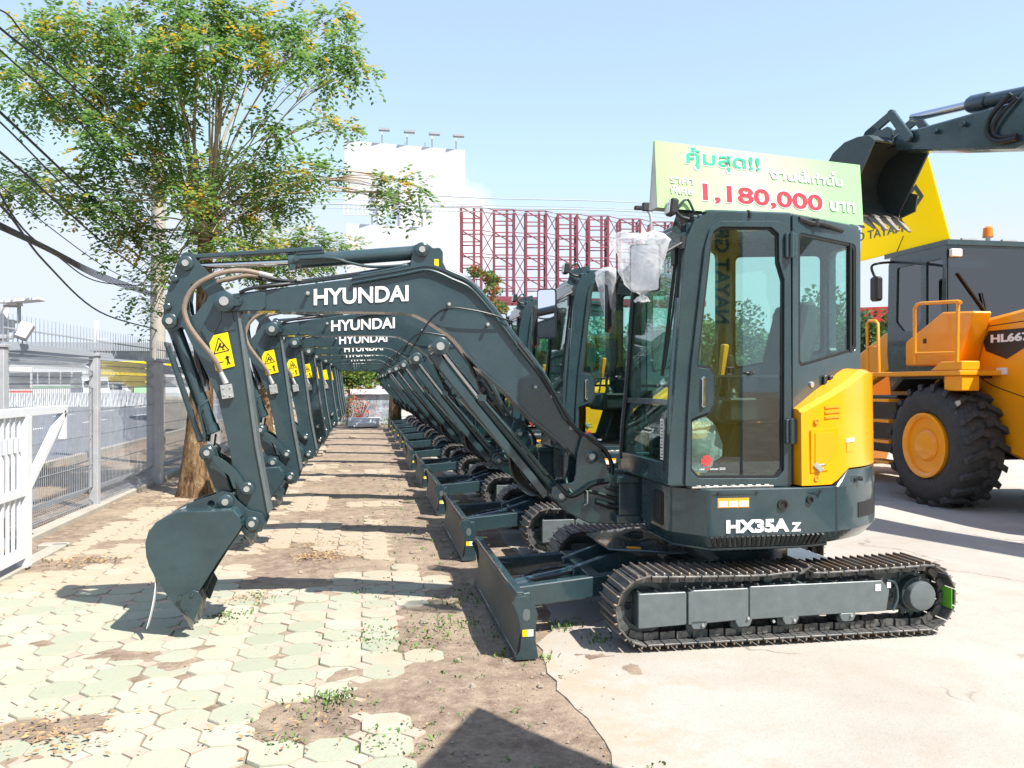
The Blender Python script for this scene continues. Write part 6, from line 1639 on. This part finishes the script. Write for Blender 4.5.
rail([(868,373),(867,324),(869,321),(876,321),(878,324),(879,372)], 6.85, .02); rail([(868,347),(878.5,347)], 6.85, .014)
m = MB()
for y_, z_ in ((0,0),(0,1),(0,2),(0,3)):
    yy, zz = UX(870, 400+z_*20, 6.85); m.b2((6.82, yy-.45, zz-.02),(7.05, yy+.02, zz+.02))
yy, zz = UX(868, 400, 6.85); m.beam((6.84,yy,zz+.3),(6.84,yy-.05,.35),.03,.05,up=(1,0,0)); child(m, 'ladder', 'loader_yellow', lo, .006)
# cab
cz0 = 1.62; zt = 3.32; YR, YFr = 9.64, 10.85; XL, XR = 7.45, 9.05
m = MB(); sidep_ = [(YR,cz0),(YR,zt),(YFr-.05,zt),(YFr,zt-.1),(YFr+.03,cz0+.3),(YFr-.1,1.0),(YR+.4,1.0)]
w1 = fillet([UX(921,263,XL),UX(897,268,XL),UX(896,322,XL),UX(903,331,XL),UX(913,331,XL),UX(921,322,XL)], .05)
w2 = fillet([UX(926,262,XL),UX(926,335,XL),UX(941,315,XL),UX(943,258,XL)], .03)
m.plate([sidep_, w1, w2], XL, XL+.06, 'x'); m.plate([sidep_], XR-.06, XR, 'x')
m.b2((XL+.061,YR,zt-.12),(XR-.061,YR+.07,zt)); m.b2((XL+.061,YR,cz0),(XR-.061,YR+.07,cz0+.25)); m.b2((XL,YR-.02,zt+.002),(XR,YFr+.1,zt+.07)); m.b2((XL+.061,YR+.1,1.0),(XR-.061,YFr-.2,1.9))
cb = child(m, 'cab', 'slate_paint', lo, .015)
for wv_ in (w1, w2): m = MB(); m.plate([wv_], XL+.02, XL+.026, 'x'); child(m, 'side_window', 'dark_glass', cb)
m = MB(); m.b2((XL+.02,YR-.012,cz0+.2),(XR-.02,YR-.004,zt-.04)); child(m, 'rear_window', 'dark_glass', cb)
m = MB(); m.b2((XL+.07,YFr-.03,1.9),(XR-.07,YFr-.02,zt-.1)); child(m, 'front_window', 'dark_glass', cb)
m = MB(); a = U(958,273,YR-.03); b = U(986,312,YR-.03); m.beam((a[0],YR-.03,a[1]),(b[0],YR-.03,b[1]),.02,.035,up=(0,1,0)); m.beam((a[0]+.35,YR-.04,a[1]-.25),(b[0],YR-.04,b[1]),.02,.02,up=(0,1,0)); child(m, 'wiper', 'rubber_seal', cb)
m = MB(); m.plate([fillet([(10.1,1.9),(10.2,2.0),(10.25,2.7),(10.15,2.75),(9.95,2.1),(10.0,1.9)], .04)], 8.0, 8.5, 'x'); child(m, 'seat', 'seat_fabric', cb, .02)
a = U(988, 250, YR+.3); m = MB(); m.cyl((a[0],YR+.3,zt+.07),(a[0],YR+.3,zt+.16),.03); m.b2((a[0]-.07,YR+.2,zt+.071),(a[0]+.07,YR+.4,zt+.10)); bc = child(m, 'beacon_stem', 'galvanised', cb)
m = MB(); m.lathe((a[0],YR+.3,zt+.17),(0,0,1),[(0,.06),(.01,.07),(.13,.06),(.15,.035),(.155,.03)],18); child(m, 'beacon', 'lamp_orange', bc)
m = MB()
for x_ in (7.7,8.3,8.75): m.b2((x_,YR+.02,zt+.071),(x_+.22,YR+.06,zt+.10))
child(m, 'roof_rail', 'galvanised', cb)
a = UX(877,289,6.95); m = MB(); m.b2((6.88,a[0]-.08,a[1]-.17),(7.0,a[0]+.08,a[1]+.17)); mr = child(m, 'mirror', 'black_plastic', lo, .03)
m = MB(); e = UX(890,262,7.4); m.tube([(6.95,a[0],a[1]+.1),(6.9,a[0]+.05,a[1]+.3),(7.0,a[0]+.05,a[1]+.36),(7.45,e[0],e[1])], .018); child(m, 'mirror_arm', 'black_plastic', mr)
# chassis
m = MB(); m.b2((7.6,6.4,.62),(8.9,10.9,1.1)); m.b2((7.75,10.9,.5),(8.75,13.2,1.0)); m.cyl((7.3,9.2,.75),(9.2,9.2,.75),.2); m.cyl((7.3,12.5,.75),(9.2,12.5,.75),.2); m.b2((7.2,10.3,.55),(7.6,10.9,1.35))
child(m, 'chassis', 'black_plastic', lo, .02)
m = MB(); m.b2((7.15,6.0,.75),(9.35,6.7,1.3)); child(m, 'counterweight', 'slate_paint', lo, .05)
m = MB(); m.plate([fillet([(8.75,1.62),(9.75,1.62),(10.0,1.45),(9.98,1.40),(9.73,1.57),(8.75,1.57)], .02)], 6.9, 7.4, 'x'); child(m, 'mudguard', 'black_plastic', lo)
m = MB()
for x_ in (7.75, 8.65): m.plate([capsule((11.2,2.0),(14.3,.7),.28,.22)], x_-.07, x_+.07, 'x')
child(m, 'lift_arm', 'loader_yellow', lo, .02)
m = MB(); m.plate([[(14.2,.05),(15.4,.05),(15.4,.09),(14.35,.12),(14.15,.5),(14.3,1.0),(14.6,1.35),(14.5,1.37),(14.1,1.1),(13.95,.5)]], 6.8, 9.7, 'x'); child(m, 'loader_bucket', 'loader_yellow', lo, .01)
m = MB()
for x_, y_ in ((7.55, YR-.02), (8.95, YR-.02)): m.b2((x_-.08, y_-.06, zt-.16), (x_+.08, y_-.0, zt-.06))
child(m, 'work_lamp', 'foil_white', cb, .01)
m = MB(); m.tube([(7.5,10.9,1.2),(7.35,10.6,1.0),(7.4,10.3,.9),(7.55,10.1,1.1)], .03); m.tube([(7.5,10.95,1.05),(7.32,10.7,.85),(7.4,10.35,.75),(7.6,10.1,.9)], .025); child(m, 'hydraulic_hose', 'rubber_hose', lo)
m = MB()
for k in range(9): a_ = UX(946+k*0, 320+k*3, 7.36); m.cyl((7.372, 9.38-.0*k, 1.75+.1*(k % 2)), (7.362, 9.38, 1.75+.1*(k % 2)), .012, n=8) if k < 2 else None
child(m, 'cowl_bolt', 'black_plastic', hd)
m = MB(); a_ = LY(1000, 372); m.b2((7.372, a_[0]-.12, a_[1]-.03), (7.3775, a_[0]+.05, a_[1]+.05)); child(m, 'small_label', 'sticker_white', hd)
m = MB(); a_ = UX(925, 341, 7.1); m.b2((7.094, a_[0]-.03, a_[1]-.03), (7.0985, a_[0]+.03, a_[1]+.03)); child(m, 'small_label', 'sticker_black', lo)
# yellow banner standing on the loader roof, seen from behind
bn = empty('banner', (7.5, 10.4, zt+.07), 'bright yellow banner seen from behind, standing on the loader cab roof', 'banner')
XB = 7.49
A_ = [UX(950,243,XB), UX(860,267,XB), UX(868,133,XB), UX(926,150,XB)]; A_[0] = (A_[0][0], zt+.072); A_[1] = (A_[1][0], zt+.072)
m = MB(); m.plate([A_], XB, XB+.012, 'x'); child(m, 'fabric_front', 'banner_yellow', bn)
m = MB(); tri_ = [UX(916,184,XB), UX(924,196,XB), UX(914,211,XB), UX(905,198,XB)]; tri2 = [UX(914.5,190,XB), UX(919.5,197,XB), UX(914,204,XB), UX(909,198,XB)]; m.plate([tri_, tri2], XB-.004, XB-.001, 'x'); child(m, 'logo_diamond', 'banner_logo', bn)
m = MB(); a = Vector((XB-.001,)+UX(903,232,XB)); b = Vector((XB-.001,)+UX(858,241.5,XB)); put_text(m, 'NAYAT G', 1, a, b-a, (0,0,1), bold=.02, depth=.004, fit=(b-a).length, fith=.13); child(m, 'lettering', 'banner_logo', bn)
m = MB(); m.tube([(XB-.01,)+UX(904,236,XB), (XB-.01,)+UX(895,258,XB)], .006, smooth=False); child(m, 'support_stick', 'wire_black', bn)
# ================================================================ LARGE EXCAVATOR, arm reaching in from the right
A0 = Vector((6.7, 10.3, 0)); ud = Vector((.2, -.98, 0)).normalized(); wd = Vector((ud.y, -ud.x, 0))*-1   # wd = width direction
def UPl(px, py):
    b = math.atan((px-CX)/F); a = b+YAW; r_ = Vector((math.sin(a), math.cos(a)))
    det = r_.x*(-ud.y)+ud.x*r_.y; s = (A0.x*(-ud.y)+ud.x*A0.y)/det; t_ = (r_.x*A0.y-r_.y*A0.x)/det
    d_ = s*math.cos(b); return (t_, CAMZ-(py-CY)*d_/F)
def W3(t_, z, w_=0): return A0+ud*t_+wd*w_+Vector((0,0,z))
big = empty('large_excavator', tuple(A0+ud*10.2), 'large dark excavator whose raised arm and open bucket reach in from upper right', 'excavator')
mp3 = lambda p, h: tuple(W3(p[0], p[1], h))
def L(pix): return [UPl(a, b) for a, b in pix]
ar = L([(901,139),(912,131),(924,130.5),(1024,103)]); e2 = L([(1024,150),(952,152),(905,152)])
ext = [(ar[-1][0]+.5, ar[-1][1]+.35), (ar[-1][0]+1.1, ar[-1][1]+.25), (ar[-1][0]+.9, ar[-1][1]-.35)]
m = MB(); m.plate([ar+ext+e2], -.16, .16, map3=mp3); am = child(m, 'arm', 'slate_paint', big, .02)
def cyl3(p0, p1, p2, rb, rr, nm):
    m = MB(); m.cyl(p0, p1, rb, n=18); m.lathe(p1, (p1-p0).normalized(), [(-.25,rb*1.25),(-.05,rb*1.25),(0,rb)], 18); c_ = child(m, nm, 'slate_paint', big); m = MB(); m.cyl(p1, p2, rr, n=14); child(m, 'piston_rod', 'chrome', c_)
g = lambda px, py, w_=0: W3(*UPl(px, py), w_)
cyl3(g(1040,91), g(969,105), g(912,118), .085, .05, 'bucket_cylinder')
m = MB()
for w_ in (-.24, .20): m.plate([capsule(UPl(904,116), UPl(921,139), .055, .06)], w_, w_+.05, map3=mp3); m.plate([capsule(UPl(904,116), UPl(880,136), .055, .06)], w_+.02, w_+.06, map3=mp3)
child(m, 'bucket_link', 'slate_paint', big, .006)
m = MB(); m.tube([g(1024,96,-.2), g(1005,118,-.22), g(1000,135,-.2), g(1010,143,-.2), g(1030,140,-.2)], .03); m.tube([g(1030,100,-.2), g(1012,120,-.22), g(1006,134,-.2), g(1014,139,-.2), g(1030,137,-.2)], .02)
child(m, 'hydraulic_hose', 'rubber_hose', am)
m = MB()
for px, py in ((947,133),(975,126)): q_ = g(px, py, -.16); m.cyl(q_, q_-wd*.06, .03)
child(m, 'hose_clamp', 'slate_paint', am)
# bucket: side profile in (t, z), opening towards the camera
tb, zb_ = UPl(893, 146)
prof = [(tb+.18,zb_-.02),(tb+.08,zb_+.07),(tb-.12,zb_+.10),(tb-.35,zb_+.09),(tb-.56,zb_-.0),(tb-.70,zb_-.15),(tb-.76,zb_-.34),(tb-.72,zb_-.54),(tb-.58,zb_-.73),(tb-.38,zb_-.86)]
WB = .46
cen_ = Vector((tb-.3, zb_-.36)); innb = [tuple(Vector(p)+(cen_-Vector(p)).normalized()*.035) for p in prof]
m = MB(); m.loft([[tuple(W3(a[0],a[1],-WB)), tuple(W3(a[0],a[1],WB)), tuple(W3(b[0],b[1],WB)), tuple(W3(b[0],b[1],-WB))] for a, b in zip(prof, innb)])
m.plate([prof], -WB-.03, -WB, map3=mp3); m.plate([prof], WB, WB+.03, map3=mp3)
bb_ = child(m, 'bucket', 'slate_paint_dusty', big, .008)
m = MB()
for w_ in (-.22, .17): m.plate([fillet([(tb+.15,zb_-.02),(tb+.20,zb_+.12),(tb+.12,zb_+.2),(tb+.0,zb_+.18),(tb-.12,zb_+.28),(tb-.26,zb_+.24),(tb-.40,zb_+.06),(tb-.2,zb_+.05)], .05)], w_, w_+.05, map3=mp3)
child(m, 'bucket_ear', 'slate_paint', bb_, .006)
for w_ in (-.40,-.20,0,.20,.40):
    a = W3(tb-.46, zb_-.81, w_); b = W3(tb-.28, zb_-.91, w_); c_ = W3(tb-.10, zb_-1.08, w_); m = MB(); m.beam(a, b, .09, .09); m.beam(b-(b-a)*.15, c_, .08, .075, w1=.05, h1=.02); child(m, 'tooth', 'bare_steel', bb_, .005)
m = MB()
for w_ in (-WB-.05, WB+.03): m.plate([[(tb-.28,zb_-.50),(tb-.06,zb_-.58),(tb-.10,zb_-.80),(tb-.36,zb_-.85)]], w_, w_+.02, map3=mp3)
child(m, 'side_cutter', 'slate_paint_dusty', bb_)
# boom, body and tracks (outside the frame)
te, ze = ar[-1][0]+.75, ar[-1][1]
m = MB(); m.plate([[(te-.2,ze+.15),(te+.3,ze+.35),(te+2.2,ze+.6),(te+3.6,ze-.1),(te+5.6,1.9),(te+5.2,1.6),(te+3.2,ze-.75),(te+2.0,ze-.1),(te+.2,ze-.2)]], -.22, .22, map3=mp3); child(m, 'boom', 'slate_paint', big, .02)
m = MB(); m.plate([[(te+4.9,1.1),(te+8.6,1.1),(te+8.6,2.2),(te+7.6,2.4),(te+4.9,1.9)]], -1.3, 1.3, map3=mp3); bd = child(m, 'body', 'yellow_paint', big, .05)
m = MB(); m.plate([[(te+4.6,1.2),(te+6.3,1.2),(te+6.3,3.0),(te+4.9,3.0),(te+4.6,2.2)]], .45, 1.35, map3=mp3); child(m, 'cab', 'slate_paint', bd, .05)
m = MB(); m.plate([[(te+5.6,.6),(te+7.8,.6),(te+7.8,1.09),(te+5.6,1.09)]], -.6, .6, map3=mp3); child(m, 'slew_ring', 'slate_paint', big, .02)
for w_ in (-1.35, .85): m = MB(); m.plate([fillet([(te+4.6,0),(te+8.8,0),(te+9.1,.45),(te+8.8,.9),(te+4.6,.9),(te+4.3,.45)], .15)], w_, w_+.5, map3=mp3); child(m, 'crawler_track', 'track_steel', big, .02)
# ================================================================ canopy added out of view, a guessed caster for the bottom-edge shadow
zc = 2.85; tip = Vector((.52+.48*zc, 3.8-.52*zc, zc)); e1 = Vector((-.29,-.54,0)).normalized()*3.0; e2_ = Vector((.53,-.80,0)).normalized()*3.0
sh = empty('added_shade_canopy', tuple(tip+(e1+e2_)/2-Vector((0,0,zc))), 'added square canvas canopy out of view, guessed to cast the bottom-edge shadow', 'canopy')
m = MB(); m.loft([[tip, tip+e1, tip+e1+e2_, tip+e2_], [p_+Vector((0,0,.03)) for p_ in (tip, tip+e1, tip+e1+e2_, tip+e2_)]]); child(m, 'canvas', 'black_plastic', sh)
q = tip+(e1+e2_)/2; m = MB(); m.cyl((q.x,q.y,0),(q.x,q.y,zc),.03); child(m, 'pole', 'white_metal', sh)
# yellow feather flag behind the camera, mirrored in the cab glass
fl = empty('feather_flag', (4.4,-1.2,0), 'tall yellow feather flag with black emblem, mirrored in the nearest cab door', 'flag')
m = MB(); m.b2((3.95,-1.21,.55),(4.85,-1.20,4.2)); child(m, 'fabric', 'flag_amber', fl); m = MB(); m.cyl((4.87,-1.2,0),(4.87,-1.2,4.3),.02); child(m, 'pole', 'galvanised', fl)
m = MB(); m.plate([[(4.2,1.0),(4.48,1.5),(4.2,2.0),(3.97,1.5)],[(4.2,1.25),(4.33,1.5),(4.2,1.75),(4.08,1.5)]], -1.199, -1.190); put_text(m, 'NAYAT GROUP', 1, (4.5,-1.19,2.3), (0,0,1), (1,0,0), bold=.02, depth=.006, fit=1.8, fith=.2); child(m, 'emblem', 'sticker_black', fl)
# ================================================================ CAMERA, LIGHT
cam = bpy.data.cameras.new('camera'); co = bpy.data.objects.new('camera', cam); COL.objects.link(co); scene.camera = co
cam.sensor_width = 36; cam.lens = 36*F/1024; cam.clip_start = .05; cam.clip_end = 2000
cam.shift_y = .5/1024
co.location = (0, 0, CAMZ); co.rotation_euler = (R(90), 0, -YAW)
sdir = Vector((.48, -.52, 1)).normalized()      # towards the sun
sun = bpy.data.lights.new('sun', 'SUN'); so = bpy.data.objects.new('sun', sun); COL.objects.link(so)
sun.energy = 3.6; sun.angle = R(.53); sun.color = (1, .955, .89)
so.rotation_euler = (-sdir).to_track_quat('-Z', 'Y').to_euler(); so.location = (0,0,30)
w = bpy.data.worlds.new('World'); scene.world = w; w.use_nodes = True; nt = w.node_tree; nt.nodes.clear()
out = nt.nodes.new('ShaderNodeOutputWorld'); bg = nt.nodes.new('ShaderNodeBackground'); sky = nt.nodes.new('ShaderNodeTexSky')
sky.sky_type = 'NISHITA'; sky.sun_disc = False; sky.sun_elevation = math.asin(sdir.z); sky.sun_rotation = math.atan2(sdir.x, sdir.y)
sky.air_density = 1.0; sky.dust_density = .35; sky.ozone_density = 1.6
bg.inputs['Strength'].default_value = .15
# one soft cloud bank low over the billboards, as a function of view direction
geo = nt.nodes.new('ShaderNodeTexCoord'); nz = nt.nodes.new('ShaderNodeTexNoise'); nz.inputs['Scale'].default_value = 9; nz.inputs['Detail'].default_value = 7; nz.inputs['Roughness'].default_value = .6
nt.links.new(geo.outputs['Generated'], nz.inputs['Vector'])
cdir = UD(455, 225, 1.0)-Vector((0,0,CAMZ)); cdir.normalize()
dot = nt.nodes.new('ShaderNodeVectorMath'); dot.operation = 'DISTANCE'; dot.inputs[1].default_value = cdir
nt.links.new(geo.outputs['Generated'], dot.inputs[0])
ma = nt.nodes.new('ShaderNodeMath'); ma.operation = 'MULTIPLY_ADD'; ma.inputs[1].default_value = -8.5; ma.inputs[2].default_value = .60; nt.links.new(dot.outputs['Value'], ma.inputs[0])
mb_ = nt.nodes.new('ShaderNodeMath'); mb_.operation = 'ADD'; nt.links.new(ma.outputs[0], mb_.inputs[0]); nt.links.new(nz.outputs['Fac'], mb_.inputs[1])
rp = nt.nodes.new('ShaderNodeValToRGB'); rp.color_ramp.elements[0].position = .55; rp.color_ramp.elements[1].position = .80; nt.links.new(mb_.outputs[0], rp.inputs['Fac'])
mx = nt.nodes.new('ShaderNodeMix'); mx.data_type = 'RGBA'; nt.links.new(rp.outputs['Color'], mx.inputs[0]); tn = nt.nodes.new('ShaderNodeMix'); tn.data_type = 'RGBA'; tn.blend_type = 'MULTIPLY'; tn.inputs[0].default_value = 1; nt.links.new(sky.outputs[0], tn.inputs[6]); tn.inputs[7].default_value = (.98, .93, 1.02, 1); fl_ = nt.nodes.new('ShaderNodeMix'); fl_.data_type = 'RGBA'; fl_.inputs[0].default_value = .5; dk = nt.nodes.new('ShaderNodeMix'); dk.data_type = 'RGBA'; dk.blend_type = 'DARKEN'; dk.inputs[0].default_value = 1; dk.inputs[7].default_value = (2.15, 2.4, 2.8, 1); nt.links.new(tn.outputs[2], fl_.inputs[6]); fl_.inputs[7].default_value = (1.5, 1.85, 2.85, 1); nt.links.new(fl_.outputs[2], dk.inputs[6]); nt.links.new(dk.outputs[2], mx.inputs[6]); mx.inputs[7].default_value = (3.0, 3.1, 3.2, 1)
nt.links.new(mx.outputs[2], bg.inputs['Color']); nt.links.new(bg.outputs[0], out.inputs['Surface'])
for o_ in [o for o in scene.objects if o.parent is None and o.name.split('.')[0] not in ('mini_excavator',)]: auto_split(o_)
vs = scene.view_settings; vs.view_transform = 'Standard'; vs.look = 'None'; vs.exposure = EXPO; vs.gamma = 1
scene.cycles.max_bounces = 8; scene.cycles.transparent_max_bounces = 24; scene.cycles.diffuse_bounces = 3; scene.cycles.glossy_bounces = 4; scene.cycles.transmission_bounces = 4
scene.cycles.caustics_reflective = False; scene.cycles.caustics_refractive = False; scene.cycles.use_denoising = True
